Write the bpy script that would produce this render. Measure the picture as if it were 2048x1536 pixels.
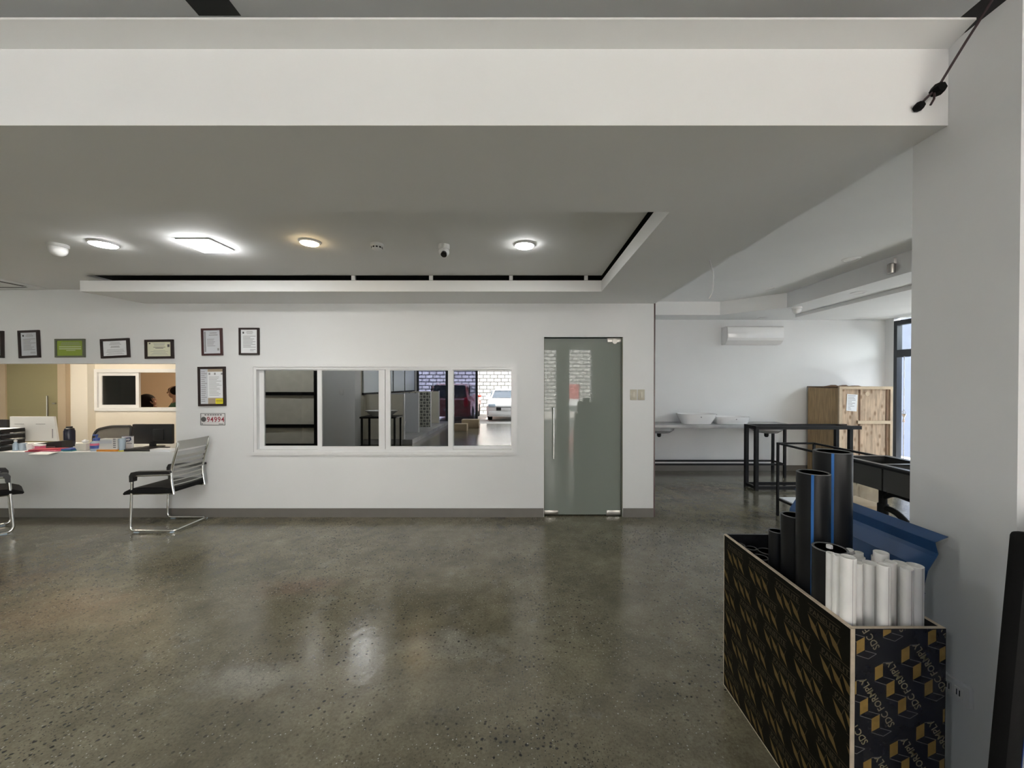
import bpy, bmesh, math, random
from mathutils import Vector, Matrix, Euler

for o in list(bpy.data.objects):
    bpy.data.objects.remove(o)
SC = bpy.context.scene
COL = SC.collection
R = math.radians
rnd = random.Random(7)

# ------------------------------------------------------------------ camera
F, CX, HOR, TH, EYE = 769.0, 1045.0, 768.0, R(0.5), 1.56
CY = HOR + F * math.tan(TH)
cam = bpy.data.cameras.new('camera')
cam.sensor_width = 36.0
cam.lens = F / 2048 * 36.0
cam.shift_x = (1024 - CX) / 2048
cam.shift_y = (CY - 768) / 2048
cam.clip_start = 0.02
camo = bpy.data.objects.new('camera', cam)
camo.location = (0, 0, EYE)
camo.rotation_euler = (R(90) - TH, 0, 0)
COL.objects.link(camo)
SC.camera = camo


def at(px, py, Y):
    """the point of the place seen at a pixel of the 2048 x 1536 photograph, at depth Y: (x, z)"""
    xc, yc = (px - CX) / F, -(py - CY) / F
    dy = math.cos(TH) + yc * math.sin(TH)
    dz = yc * math.cos(TH) - math.sin(TH)
    t = Y / dy
    return xc * t, EYE + dz * t


# ------------------------------------------------------------------ world, sun, exposure
SC.view_settings.view_transform = 'Standard'
SC.view_settings.look = 'None'
SC.view_settings.exposure = 0.98
SC.view_settings.gamma = 1.0
SC.view_settings.use_curve_mapping = False
W = bpy.data.worlds.new('sky')
SC.world = W
W.use_nodes = True
bg = W.node_tree.nodes['Background']
bg.inputs[0].default_value = (0.93, 0.97, 1.0, 1)
bg.inputs[1].default_value = 5.0
sun = bpy.data.lights.new('sun', 'SUN')
sun.energy = 36.0
sun.angle = R(0.6)
sun.color = (1.0, 0.95, 0.87)
suno = bpy.data.objects.new('sun', sun)
suno.rotation_euler = Vector((0.25, -0.62, -0.75)).to_track_quat('-Z', 'Y').to_euler()
suno.location = (0, 6, 12)
COL.objects.link(suno)


def portal(name, loc, rot, sx, sy):
    l = bpy.data.lights.new(name, 'AREA')
    l.shape = 'RECTANGLE'
    l.size, l.size_y = sx, sy
    l.cycles.is_portal = True
    o = bpy.data.objects.new(name, l)
    o.location, o.rotation_euler = loc, rot
    COL.objects.link(o)


portal('storefront_portal', (-1.4, -5.9, 1.5), (R(90), 0, 0), 15.8, 3.0)
portal('side_glazing_portal', (6.45, 3.4, 1.4), (R(90), 0, R(90)), 6.4, 2.6)
cy = SC.cycles
cy.max_bounces = 10
cy.diffuse_bounces = 6
cy.glossy_bounces = 4
cy.transparent_max_bounces = 16
cy.caustics_reflective = False
cy.caustics_refractive = False
cy.sample_clamp_indirect = 6.0
cy.use_denoising = True

# ------------------------------------------------------------------ materials
MATS = {}


def nn(nt, t, **kw):
    n = nt.nodes.new(t)
    for k, v in kw.items():
        setattr(n, k, v)
    return n


def mat(name, color, rough=0.5, metal=0.0, spec=0.5, var=0.0, vscale=6.0, bump=0.0, bscale=60.0,
        coat=0.0, emit=None, estr=0.0, trans=0.0, stretch=(1, 1, 1)):
    m = bpy.data.materials.new(name)
    m.use_nodes = True
    nt = m.node_tree
    b = nt.nodes['Principled BSDF']
    c = (*color, 1)
    b.inputs['Base Color'].default_value = c
    b.inputs['Roughness'].default_value = rough
    b.inputs['Metallic'].default_value = metal
    b.inputs['Specular IOR Level'].default_value = spec
    b.inputs['Coat Weight'].default_value = coat
    b.inputs['Coat Roughness'].default_value = 0.06
    b.inputs['Transmission Weight'].default_value = trans
    if emit:
        b.inputs['Emission Color'].default_value = (*emit, 1)
        b.inputs['Emission Strength'].default_value = estr
    tc = nn(nt, 'ShaderNodeTexCoord')
    mp = nn(nt, 'ShaderNodeMapping')
    mp.inputs['Scale'].default_value = stretch
    nt.links.new(tc.outputs['Object'], mp.inputs[0])
    if var > 0:
        n = nn(nt, 'ShaderNodeTexNoise')
        n.inputs['Scale'].default_value = vscale
        n.inputs['Detail'].default_value = 5
        nt.links.new(mp.outputs[0], n.inputs['Vector'])
        r = nn(nt, 'ShaderNodeValToRGB')
        r.color_ramp.elements[0].position = 0.3
        r.color_ramp.elements[1].position = 0.7
        r.color_ramp.elements[0].color = (*[x * (1 - var) for x in color], 1)
        r.color_ramp.elements[1].color = (*[min(1, x * (1 + var)) for x in color], 1)
        nt.links.new(n.outputs['Fac'], r.inputs[0])
        nt.links.new(r.outputs[0], b.inputs['Base Color'])
    if bump > 0:
        n2 = nn(nt, 'ShaderNodeTexNoise')
        n2.inputs['Scale'].default_value = bscale
        n2.inputs['Detail'].default_value = 4
        nt.links.new(mp.outputs[0], n2.inputs['Vector'])
        bp = nn(nt, 'ShaderNodeBump')
        bp.inputs['Strength'].default_value = bump
        bp.inputs['Distance'].default_value = 0.01
        nt.links.new(n2.outputs['Fac'], bp.inputs['Height'])
        nt.links.new(bp.outputs[0], b.inputs['Normal'])
    MATS[name] = m
    return m


def glass_mat(name, tint, f0=0.04, gloss=(1, 1, 1)):
    m = bpy.data.materials.new(name)
    m.use_nodes = True
    nt = m.node_tree
    nt.nodes.clear()
    out = nn(nt, 'ShaderNodeOutputMaterial')
    mix = nn(nt, 'ShaderNodeMixShader')
    tr = nn(nt, 'ShaderNodeBsdfTransparent')
    tr.inputs[0].default_value = (*tint, 1)
    gl = nn(nt, 'ShaderNodeBsdfGlossy')
    gl.inputs[0].default_value = (*gloss, 1)
    gl.inputs['Roughness'].default_value = 0.0
    lw = nn(nt, 'ShaderNodeLayerWeight')
    lw.inputs[0].default_value = 0.5
    pw = nn(nt, 'ShaderNodeMath', operation='POWER')
    pw.inputs[1].default_value = 5
    ml = nn(nt, 'ShaderNodeMath', operation='MULTIPLY_ADD')
    ml.inputs[1].default_value = 1 - f0
    ml.inputs[2].default_value = f0
    nt.links.new(lw.outputs['Facing'], pw.inputs[0])
    nt.links.new(pw.outputs[0], ml.inputs[0])
    nt.links.new(ml.outputs[0], mix.inputs[0])
    nt.links.new(tr.outputs[0], mix.inputs[1])
    nt.links.new(gl.outputs[0], mix.inputs[2])
    nt.links.new(mix.outputs[0], out.inputs[0])
    MATS[name] = m
    return m


def floor_mat():
    m = mat('polished_concrete', (0.12, 0.117, 0.10), 0.2)
    nt = m.node_tree
    b = nt.nodes['Principled BSDF']
    tc = nn(nt, 'ShaderNodeTexCoord')
    L = nt.links.new

    def noise(scale, detail=5, rough=0.55):
        n = nn(nt, 'ShaderNodeTexNoise')
        n.inputs['Scale'].default_value = scale
        n.inputs['Detail'].default_value = detail
        n.inputs['Roughness'].default_value = rough
        L(tc.outputs['Object'], n.inputs['Vector'])
        return n

    def ramp(src, p0, c0, p1, c1):
        r = nn(nt, 'ShaderNodeValToRGB')
        e = r.color_ramp.elements
        e[0].position, e[1].position = p0, p1
        e[0].color = (*c0, 1) if len(c0) == 3 else c0
        e[1].color = (*c1, 1) if len(c1) == 3 else c1
        L(src, r.inputs[0])
        return r

    def mixc(fac, a, bb, mode='MIX'):
        x = nn(nt, 'ShaderNodeMix', data_type='RGBA', blend_type=mode)
        if isinstance(fac, float):
            x.inputs[0].default_value = fac
        else:
            L(fac, x.inputs[0])
        for i, s in ((6, a), (7, bb)):
            if isinstance(s, tuple):
                x.inputs[i].default_value = (*s, 1)
            else:
                L(s, x.inputs[i])
        return x.outputs[2]

    k = (0, 0, 0)
    w = (1, 1, 1)
    base = ramp(noise(1.3, 8, 0.62).outputs['Fac'], 0.32, FLOOR_LO, 0.7, FLOOR_HI).outputs[0]
    stain = ramp(noise(0.55, 2).outputs['Fac'], 0.62, k, 0.72, (0.5, 0.5, 0.5)).outputs[0]
    base = mixc(stain, base, (0.15, 0.105, 0.075))
    for sx_, sy_, rx, ry, cc, am in ((-3.26, 2.62, .5, .3, (0.17, 0.11, 0.07), .5), (-1.72, 2.95, .36, .16, (0.16, 0.10, 0.07), .5), (-2.35, 3.15, .5, .22, (0.10, 0.095, 0.065), .6), (-.75, 2.75, .55, .2, (0.10, 0.09, 0.06), .5), (-1.45, 2.0, .22, .12, (0.30, 0.29, 0.25), .6), (-.45, 2.3, .3, .12, (0.28, 0.275, 0.24), .45)):
        mp = nn(nt, 'ShaderNodeMapping')
        mp.inputs['Location'].default_value = (-sx_ / rx, -sy_ / ry, 0)
        mp.inputs['Scale'].default_value = (1 / rx, 1 / ry, 1)
        L(tc.outputs['Object'], mp.inputs[0])
        nz = noise(5, 5)
        dd = nn(nt, 'ShaderNodeMix', data_type='VECTOR')
        dd.inputs[0].default_value = 0.42
        L(mp.outputs[0], dd.inputs[4])
        sbv = nn(nt, 'ShaderNodeVectorMath', operation='MULTIPLY_ADD')
        sbv.inputs[1].default_value = (3, 3, 0)
        sbv.inputs[2].default_value = (-1.5, -1.5, 0)
        L(nz.outputs['Color'], sbv.inputs[0])
        L(sbv.outputs[0], dd.inputs[5])
        ln = nn(nt, 'ShaderNodeVectorMath', operation='LENGTH')
        L(dd.outputs[1], ln.inputs[0])
        fac = ramp(ln.outputs['Value'], 0.15, (am,) * 3, 0.8, k).outputs[0]
        base = mixc(fac, base, cc)
    pale = ramp(noise(3.1, 8, 0.7).outputs['Fac'], 0.58, k, 0.76, (0.5, 0.5, 0.5)).outputs[0]
    base = mixc(pale, base, (0.27, 0.265, 0.235))
    grain = ramp(noise(70, 6, 0.7).outputs['Fac'], 0.3, (0.72,) * 3, 0.7, (1.25,) * 3).outputs[0]
    base = mixc(1.0, base, grain, 'MULTIPLY')
    mott = ramp(noise(7, 8, 0.7).outputs['Fac'], 0.32, (0.74,) * 3, 0.68, (1.2,) * 3).outputs[0]
    base = mixc(1.0, base, mott, 'MULTIPLY')
    # exposed dark aggregate, in drifts
    for sc_, thr, colr, msk in ((38, 0.20, (0.02, 0.02, 0.018), 1.1), (85, 0.20, (0.03, 0.03, 0.026), 0.9), (55, 0.10, (0.42, 0.41, 0.37), 2.3)):
        v = nn(nt, 'ShaderNodeTexVoronoi')
        v.inputs['Scale'].default_value = sc_
        v.inputs['Randomness'].default_value = 1.0
        nz = noise(25, 2)
        ad = nn(nt, 'ShaderNodeMix', data_type='VECTOR')
        ad.inputs[0].default_value = 0.015
        L(tc.outputs['Object'], ad.inputs[4])
        L(nz.outputs['Color'], ad.inputs[5])
        L(ad.outputs[1], v.inputs['Vector'])
        sp = ramp(v.outputs['Distance'], thr, w, thr + 0.1, k).outputs[0]
        sepc = nn(nt, 'ShaderNodeSeparateColor')
        L(v.outputs['Color'], sepc.inputs[0])
        sel = ramp(sepc.outputs[0], 0.50, k, 0.54, w).outputs[0]
        drift = ramp(noise(msk, 4).outputs['Fac'], 0.40, k, 0.54, w).outputs[0]
        f1 = mixc(1.0, sp, sel, 'MULTIPLY')
        f2 = mixc(1.0, f1, drift, 'MULTIPLY')
        base = mixc(f2, base, colr)
    L(base, b.inputs['Base Color'])
    rr = ramp(noise(2.2, 6).outputs['Fac'], 0.3, (0.10,) * 3, 0.75, (0.23,) * 3).outputs[0]
    L(rr, b.inputs['Roughness'])
    b.inputs['Specular IOR Level'].default_value = 0.75
    bp = nn(nt, 'ShaderNodeBump')
    bp.inputs['Strength'].default_value = 0.15
    bp.inputs['Distance'].default_value = 0.01
    L(noise(14, 8, 0.6).outputs['Fac'], bp.inputs['Height'])
    L(bp.outputs[0], b.inputs['Normal'])
    return m


FLOOR_LO, FLOOR_HI = (0.100, 0.090, 0.060), (0.208, 0.190, 0.132)
floor_mat()
mat('wall_paint', (0.745, 0.755, 0.758), 0.55, spec=0.3, var=0.015, vscale=2, bump=0.05, bscale=40)
mat('ceiling_paint', (0.83, 0.835, 0.83), 0.7, spec=0.2, var=0.015, vscale=1.5, bump=0.04, bscale=30)
mat('office_paint', (0.78, 0.73, 0.64), 0.6, spec=0.2, bump=0.03)
mat('tan_paint', (0.66, 0.53, 0.40), 0.7, spec=0.2)
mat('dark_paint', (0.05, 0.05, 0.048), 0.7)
mat('unpainted_soffit', (0.02, 0.02, 0.02), 0.9)
mat('baseboard_grey', (0.165, 0.155, 0.14), 0.35, var=0.05, bump=0.03)
mat('white_aluminium', (0.74, 0.745, 0.75), 0.3, spec=0.5)
mat('white_plastic', (0.78, 0.78, 0.77), 0.3)
mat('switch_beige', (0.50, 0.47, 0.38), 0.35)
mat('switch_rocker', (0.60, 0.57, 0.48), 0.3)
mat('cream_plastic', (0.70, 0.68, 0.60), 0.35)
mat('chrome', (0.72, 0.72, 0.70), 0.12, metal=1.0)
mat('steel', (0.40, 0.39, 0.36), 0.35, metal=1.0)
mat('black_plastic', (0.012, 0.012, 0.013), 0.4)
mat('black_satin', (0.016, 0.015, 0.016), 0.3)
mat('black_steel', (0.007, 0.007, 0.0075), 0.5, spec=0.22, bump=0.03)
mat('black_leather', (0.008, 0.008, 0.008), 0.75, spec=0.2, bump=0.15, bscale=150)
mat('grey_mesh', (0.40, 0.40, 0.37), 0.65, bump=0.3, bscale=300)
mat('chair_mesh_dark', (0.16, 0.15, 0.13), 0.8, bump=0.3, bscale=300)
mat('rubber', (0.004, 0.004, 0.004), 0.7, spec=0.15, bump=0.1, bscale=80)
mat('pipe_black', (0.0055, 0.006, 0.007), 0.40, spec=0.40)
mat('pipe_blue', (0.025, 0.14, 0.42), 0.35)
mat('pipe_cut', (0.15, 0.155, 0.155), 0.6)
mat('pvc_white', (0.92, 0.915, 0.89), 0.45, var=0.03, vscale=20)
mat('print_grey', (0.35, 0.30, 0.30), 0.6)
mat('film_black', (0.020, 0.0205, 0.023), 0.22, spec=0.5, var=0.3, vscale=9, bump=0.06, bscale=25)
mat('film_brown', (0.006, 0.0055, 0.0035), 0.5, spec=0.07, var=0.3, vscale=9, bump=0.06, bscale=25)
mat('ply_edge', (0.55, 0.47, 0.36), 0.7, var=0.15, vscale=30)
mat('print_gold', (0.28, 0.18, 0.05), 0.35, var=0.2, vscale=40)
mat('print_line', (0.13, 0.125, 0.12), 0.4)
mat('print_letter', (0.22, 0.19, 0.12), 0.4)
mat('print_dim_gold', (0.13, 0.088, 0.03), 0.5, spec=0.15)  # gold darkened: the side face's shade is put into the colour
mat('print_dim', (0.055, 0.045, 0.025), 0.5, spec=0.15)  # side lettering and lines, darkened for the same shade
mat('sheet_back', (0.30, 0.31, 0.31), 0.5)
mat('roof_blue', (0.026, 0.082, 0.215), 0.42, spec=0.5)
mat('panel_blue', (0.005, 0.025, 0.13), 0.35)
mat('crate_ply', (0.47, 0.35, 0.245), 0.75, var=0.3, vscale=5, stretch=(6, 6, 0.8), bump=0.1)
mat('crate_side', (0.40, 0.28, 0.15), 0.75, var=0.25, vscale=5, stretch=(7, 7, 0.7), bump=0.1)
mat('crate_batten', (0.55, 0.44, 0.31), 0.75, var=0.18, vscale=6, bump=0.08)
mat('crate_seam', (0.16, 0.09, 0.05), 0.8)
mat('paper_white', (0.80, 0.82, 0.84), 0.7)
mat('paper_grey', (0.60, 0.62, 0.66), 0.7)
mat('paper_cream', (0.72, 0.72, 0.55), 0.7)
mat('paper_green', (0.27, 0.36, 0.05), 0.6)
mat('paper_pale_green', (0.50, 0.56, 0.35), 0.6)
mat('ink', (0.30, 0.30, 0.31), 0.8)
mat('ink_dark', (0.08, 0.08, 0.08), 0.8)
mat('kraft', (0.42, 0.34, 0.25), 0.8, var=0.1)
mat('sticker_yellow', (0.85, 0.75, 0.03), 0.6)
mat('frame_dark', (0.022, 0.012, 0.011), 0.35)
mat('frame_maroon', (0.055, 0.018, 0.018), 0.35)
mat('frame_olive', (0.13, 0.14, 0.10), 0.4)
mat('plate_red', (0.32, 0.03, 0.05), 0.5)
mat('plate_white', (0.72, 0.71, 0.71), 0.4)
mat('plate_edge', (0.10, 0.10, 0.10), 0.5)
mat('ceramic', (0.85, 0.85, 0.85), 0.1, coat=0.3)
mat('slab_grey', (0.36, 0.36, 0.36), 0.25, var=0.25, vscale=4)
mat('granite_black', (0.018, 0.018, 0.018), 0.3, var=0.3, vscale=60)
mat('sink_grey', (0.045, 0.045, 0.042), 0.45)
mat('foam_white', (0.80, 0.80, 0.80), 0.8)
mat('carton', (0.50, 0.39, 0.26), 0.8, var=0.08)
mat('cable_white', (0.65, 0.65, 0.65), 0.5)
mat('cable_maroon', (0.03, 0.013, 0.016), 0.5)
mat('frosted', (0.215, 0.24, 0.215), 0.03, spec=0.42)
mat('frosted_tan', (0.30, 0.27, 0.15), 0.25, spec=0.4)
mat('door_brown', (0.50, 0.40, 0.28), 0.5)
mat('bottle_navy', (0.012, 0.013, 0.035), 0.3)
mat('red_gloss', (0.42, 0.02, 0.05), 0.4)
mat('pink', (0.75, 0.18, 0.30), 0.4)
mat('label_blue', (0.05, 0.10, 0.36), 0.4)
mat('clear_plastic', (0.45, 0.55, 0.65), 0.15, spec=0.6)
mat('teal', (0.03, 0.22, 0.24), 0.4)
mat('orange', (0.75, 0.30, 0.04), 0.5)
mat('yellow', (0.7, 0.6, 0.05), 0.5)
mat('skin', (0.24, 0.135, 0.085), 0.5)
mat('hair', (0.006, 0.004, 0.003), 0.8, spec=0.1, bump=0.3, bscale=120)
mat('shirt_green', (0.03, 0.09, 0.05), 0.8)
mat('shirt_dark', (0.05, 0.04, 0.05), 0.8)
mat('lamp_cool', (1, 1, 1), 0.5, emit=(1.0, 1.0, 0.98), estr=60)
mat('lamp_white', (1, 1, 1), 0.5, emit=(1.0, 1.0, 1.0), estr=45)
mat('lamp_warm', (1, 1, 1), 0.5, emit=(1.0, 0.74, 0.40), estr=45)
mat('lamp_show', (1, 1, 1), 0.5, emit=(0.97, 0.99, 1.0), estr=150)  # added fill light for the displays behind the camera
mat('lamp_office', (1, 1, 1), 0.5, emit=(1.0, 0.87, 0.70), estr=24)
mat('lamp_backroom', (1, 1, 1), 0.5, emit=(1.0, 0.80, 0.58), estr=34)
mat('lens_dark', (0.01, 0.01, 0.012), 0.1)
mat('frame_charcoal', (0.022, 0.026, 0.033), 0.4)
mat('plum_wood', (0.055, 0.018, 0.02), 0.3)
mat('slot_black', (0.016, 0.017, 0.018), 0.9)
mat('tile_beige', (0.78, 0.75, 0.64), 0.25, var=0.06)
mat('board_white', (0.75, 0.82, 0.82), 0.2)
mat('car_maroon', (0.40, 0.075, 0.06), 0.2, coat=0.6)
mat('car_white', (0.80, 0.80, 0.80), 0.2, coat=0.6)
mat('car_glass', (0.02, 0.03, 0.045), 0.05, spec=0.8)
mat('banner_red', (0.5, 0.16, 0.16), 0.7)
mat('tail_red', (0.75, 0.02, 0.05), 0.2)
mat('blue_render', (0.022, 0.030, 0.055), 0.8, var=0.08)
mat('tyre', (0.01, 0.01, 0.01), 0.8)
mat('concrete_ground', (0.40, 0.39, 0.37), 0.8, var=0.1, vscale=1.5, bump=0.1)
mat('navy', (0.02, 0.04, 0.12), 0.4)
glass_mat('window_glass', (0.42, 0.44, 0.43), 0.24)
glass_mat('clear_glass', (0.90, 0.93, 0.93), 0.045)
glass_mat('blue_glass', (0.42, 0.44, 0.54), 0.05)
glass_mat('side_glass', (0.94, 0.97, 1.0), 0.04)
glass_mat('dark_glass', (0.10, 0.11, 0.11), 0.05)


def gauze_mat():
    m = bpy.data.materials.new('chair_gauze')
    m.use_nodes = True
    nt = m.node_tree
    b = nt.nodes['Principled BSDF']
    b.inputs['Base Color'].default_value = (0.24, 0.24, 0.22, 1)
    b.inputs['Roughness'].default_value = 0.8
    mx = nn(nt, 'ShaderNodeMixShader')
    mx.inputs[0].default_value = 0.45
    tr = nn(nt, 'ShaderNodeBsdfTransparent')
    nt.links.new(tr.outputs[0], mx.inputs[1])
    nt.links.new(b.outputs[0], mx.inputs[2])
    nt.links.new(mx.outputs[0], nt.nodes['Material Output'].inputs[0])
    MATS['chair_gauze'] = m


gauze_mat()


def knots(name, dark):
    m = MATS[name]
    nt = m.node_tree
    b = nt.nodes['Principled BSDF']
    src = b.inputs['Base Color'].links[0].from_socket
    tc = nn(nt, 'ShaderNodeTexCoord')
    mp = nn(nt, 'ShaderNodeMapping')
    mp.inputs['Scale'].default_value = (13, 13, 7)
    v = nn(nt, 'ShaderNodeTexVoronoi')
    v.inputs['Scale'].default_value = 1.0
    r = nn(nt, 'ShaderNodeValToRGB')
    r.color_ramp.elements[0].color = (.8, .8, .8, 1)
    r.color_ramp.elements[0].position = 0.12
    r.color_ramp.elements[1].color = (0, 0, 0, 1)
    r.color_ramp.elements[1].position = 0.34
    x = nn(nt, 'ShaderNodeMix', data_type='RGBA')
    x.inputs[7].default_value = (*dark, 1)
    L = nt.links.new
    L(tc.outputs['Object'], mp.inputs[0])
    L(mp.outputs[0], v.inputs['Vector'])
    L(v.outputs['Distance'], r.inputs[0])
    L(r.outputs[0], x.inputs[0])
    L(src, x.inputs[6])
    L(x.outputs[2], b.inputs['Base Color'])


knots('crate_ply', (0.20, 0.115, 0.06))


def brick_mat():
    m = mat('white_brick', (0.7, 0.7, 0.7), 0.8, bump=0.2, bscale=20)
    nt = m.node_tree
    tc = nn(nt, 'ShaderNodeTexCoord')
    mp = nn(nt, 'ShaderNodeMapping')
    mp.inputs['Rotation'].default_value = (R(90), 0, 0)
    br = nn(nt, 'ShaderNodeTexBrick')
    br.inputs['Color1'].default_value = (0.52, 0.52, 0.51, 1)
    br.inputs['Color2'].default_value = (0.38, 0.375, 0.37, 1)
    br.inputs['Mortar'].default_value = (0.05, 0.05, 0.05, 1)
    br.inputs['Scale'].default_value = 1.0
    br.inputs['Brick Width'].default_value = 0.42
    br.inputs['Row Height'].default_value = 0.21
    br.inputs['Mortar Size'].default_value = 0.03
    nt.links.new(tc.outputs['Object'], mp.inputs[0])
    nt.links.new(mp.outputs[0], br.inputs['Vector'])
    nt.links.new(br.outputs['Color'], nt.nodes['Principled BSDF'].inputs['Base Color'])


brick_mat()


def tile_mat():
    m = mat('patterned_tile', (0.5, 0.5, 0.5), 0.25)
    nt = m.node_tree
    tc = nn(nt, 'ShaderNodeTexCoord')
    mp = nn(nt, 'ShaderNodeMapping')
    mp.inputs['Rotation'].default_value = (0, R(45), 0)
    mp.inputs['Scale'].default_value = (7, 7, 7)
    ck = nn(nt, 'ShaderNodeTexWave', wave_type='RINGS', rings_direction='SPHERICAL')
    fr = nn(nt, 'ShaderNodeVectorMath', operation='FRACTION')
    sb = nn(nt, 'ShaderNodeVectorMath', operation='SUBTRACT')
    sb.inputs[1].default_value = (0.5, 0.5, 0.5)
    ck.inputs['Scale'].default_value = 0.9
    rp = nn(nt, 'ShaderNodeValToRGB')
    rp.color_ramp.interpolation = 'CONSTANT'
    rp.color_ramp.elements[0].color = (0.12, 0.12, 0.11, 1)
    rp.color_ramp.elements[1].color = (0.55, 0.54, 0.47, 1)
    rp.color_ramp.elements[1].position = 0.5
    nt.links.new(tc.outputs['Object'], mp.inputs[0])
    nt.links.new(mp.outputs[0], fr.inputs[0])
    nt.links.new(fr.outputs[0], sb.inputs[0])
    nt.links.new(sb.outputs[0], ck.inputs['Vector'])
    nt.links.new(ck.outputs['Fac'], rp.inputs[0])
    nt.links.new(rp.outputs[0], nt.nodes['Principled BSDF'].inputs['Base Color'])


tile_mat()


# ------------------------------------------------------------------ mesh helpers
class MB:
    """collects shapes and links them as ONE mesh object"""

    def __init__(self):
        self.v, self.f, self.m, self.s = [], [], [], []

    def add(self, vs, fs, mi=0, smooth=False, M=None):
        o = len(self.v)
        for p in vs:
            p = Vector(p)
            self.v.append(M @ p if M else p)
        for f in fs:
            self.f.append([i + o for i in f])
            self.m.append(mi)
            self.s.append(smooth)
        return self

    def box(self, x0, x1, y0, y1, z0, z1, mi=0, M=None):
        vs = [(x, y, z) for z in (z0, z1) for y in (y0, y1) for x in (x0, x1)]
        fs = [(0, 2, 3, 1), (4, 5, 7, 6), (0, 1, 5, 4), (2, 6, 7, 3), (0, 4, 6, 2), (1, 3, 7, 5)]
        return self.add(vs, fs, mi, M=M)

    def rbox(self, x0, x1, y0, y1, z0, z1, r=0.01, seg=2, mi=0, M=None, smooth=True):
        bm = bmesh.new()
        bmesh.ops.create_cube(bm, size=1)
        for v in bm.verts:
            v.co = ((x0 + x1) / 2 + v.co.x * (x1 - x0), (y0 + y1) / 2 + v.co.y * (y1 - y0), (z0 + z1) / 2 + v.co.z * (z1 - z0))
        r = min(r, abs(x1 - x0) * .49, abs(y1 - y0) * .49, abs(z1 - z0) * .49)
        bmesh.ops.bevel(bm, geom=bm.edges[:], offset=r, segments=seg, profile=0.5, affect='EDGES')
        self.bm(bm, mi, smooth, M)
        return self

    def bm(self, bm, mi=0, smooth=False, M=None):
        bm.verts.index_update()
        self.add([v.co.copy() for v in bm.verts], [[v.index for v in f.verts] for f in bm.faces], mi, smooth, M)
        bm.free()
        return self

    def prism(self, poly, a0, a1, axis='y', mi=0, M=None, smooth=False):
        """polygon extruded along an axis; poly in (x,z) for y, (x,y) for z, (y,z) for x"""
        def P(p, a):
            return {'y': (p[0], a, p[1]), 'z': (p[0], p[1], a), 'x': (a, p[0], p[1])}[axis]
        n = len(poly)
        vs = [P(p, a0) for p in poly] + [P(p, a1) for p in poly]
        fs = [list(range(n)), list(range(2 * n - 1, n - 1, -1))]
        self.add(vs, fs, mi, False, M)
        o = len(self.v) - 2 * n
        for i in range(n):
            j = (i + 1) % n
            self.f.append([o + i, o + j, o + n + j, o + n + i])
            self.m.append(mi)
            self.s.append(smooth)
        return self

    def tube(self, pts, r, n=10, mi=0, closed=False, caps=True, M=None):
        pts = [Vector(p) for p in pts]
        k = len(pts)
        rs = r if isinstance(r, (list, tuple)) else [r] * k
        rings = []
        up = None
        for i, p in enumerate(pts):
            a = pts[(i - 1) % k] if (i or closed) else p
            b = pts[(i + 1) % k] if (i < k - 1 or closed) else p
            t = (b - a).normalized()
            if up is None:
                up = Vector((0, 0, 1)) if abs(t.z) < 0.9 else Vector((1, 0, 0))
            x = up.cross(t).normalized()
            y = t.cross(x).normalized()
            up = y
            rings.append([p + (x * math.cos(2 * math.pi * j / n) + y * math.sin(2 * math.pi * j / n)) * rs[i] for j in range(n)])
        vs = [q for rg in rings for q in rg]
        fs = []
        for i in range(k if closed else k - 1):
            for j in range(n):
                i2, j2 = (i + 1) % k, (j + 1) % n
                fs.append((i * n + j, i * n + j2, i2 * n + j2, i2 * n + j))
        self.add(vs, fs, mi, True, M)
        if caps and not closed:
            o = len(self.v) - len(vs)
            for rg in (range(n - 1, -1, -1), range((k - 1) * n, k * n)):
                self.f.append([o + i for i in rg])
                self.m.append(mi)
                self.s.append(False)
        return self

    def lathe(self, prof, c=(0, 0, 0), n=24, mi=0, M=None, smooth=True, axis='z'):
        """profile of (radius, height) turned about an axis through c"""
        vs, fs = [], []
        c = Vector(c)
        k = len(prof)
        for r, h in prof:
            for j in range(n):
                a = 2 * math.pi * j / n
                p = Vector((r * math.cos(a), r * math.sin(a), h))
                if axis == 'y':
                    p = Vector((p.x, -p.z, p.y))
                if axis == 'x':
                    p = Vector((p.z, p.x, p.y))
                vs.append(c + p)
        for i in range(k - 1):
            for j in range(n):
                j2 = (j + 1) % n
                fs.append((i * n + j, i * n + j2, (i + 1) * n + j2, (i + 1) * n + j))
        self.add(vs, fs, mi, smooth, M)
        o = len(self.v) - len(vs)
        for i, rev in ((0, True), (k - 1, False)):
            if prof[i][0] > 1e-6:
                idx = [o + i * n + j for j in range(n)]
                self.f.append(idx[::-1] if rev else idx)
                self.m.append(mi)
                self.s.append(False)
        return self

    def ell(self, c, r, n=16, mi=0, M=None):
        prof = [(math.sin(math.pi * i / n), -math.cos(math.pi * i / n)) for i in range(n + 1)]
        prof[0] = (0, -1)
        prof[-1] = (0, 1)
        MM = Matrix.Translation(c) @ Matrix.Diagonal((*r, 1))
        return self.lathe(prof, (0, 0, 0), 20, mi, (M @ MM) if M else MM)

    def build(self, name, mats, parent=None, loc=None, weld=True):
        me = bpy.data.meshes.new(name)
        me.from_pydata([tuple(v) for v in self.v], [], self.f)
        for m in (mats if isinstance(mats, (list, tuple)) else [mats]):
            me.materials.append(MATS[m])
        me.polygons.foreach_set('material_index', self.m)
        me.polygons.foreach_set('use_smooth', self.s)
        bm = bmesh.new()
        bm.from_mesh(me)
        bmesh.ops.remove_doubles(bm, verts=bm.verts[:], dist=1e-6)
        bmesh.ops.recalc_face_normals(bm, faces=bm.faces[:])
        bm.to_mesh(me)
        bm.free()
        if any(self.s):
            try:
                me.set_sharp_from_angle(angle=R(40))
            except Exception:
                pass
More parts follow.
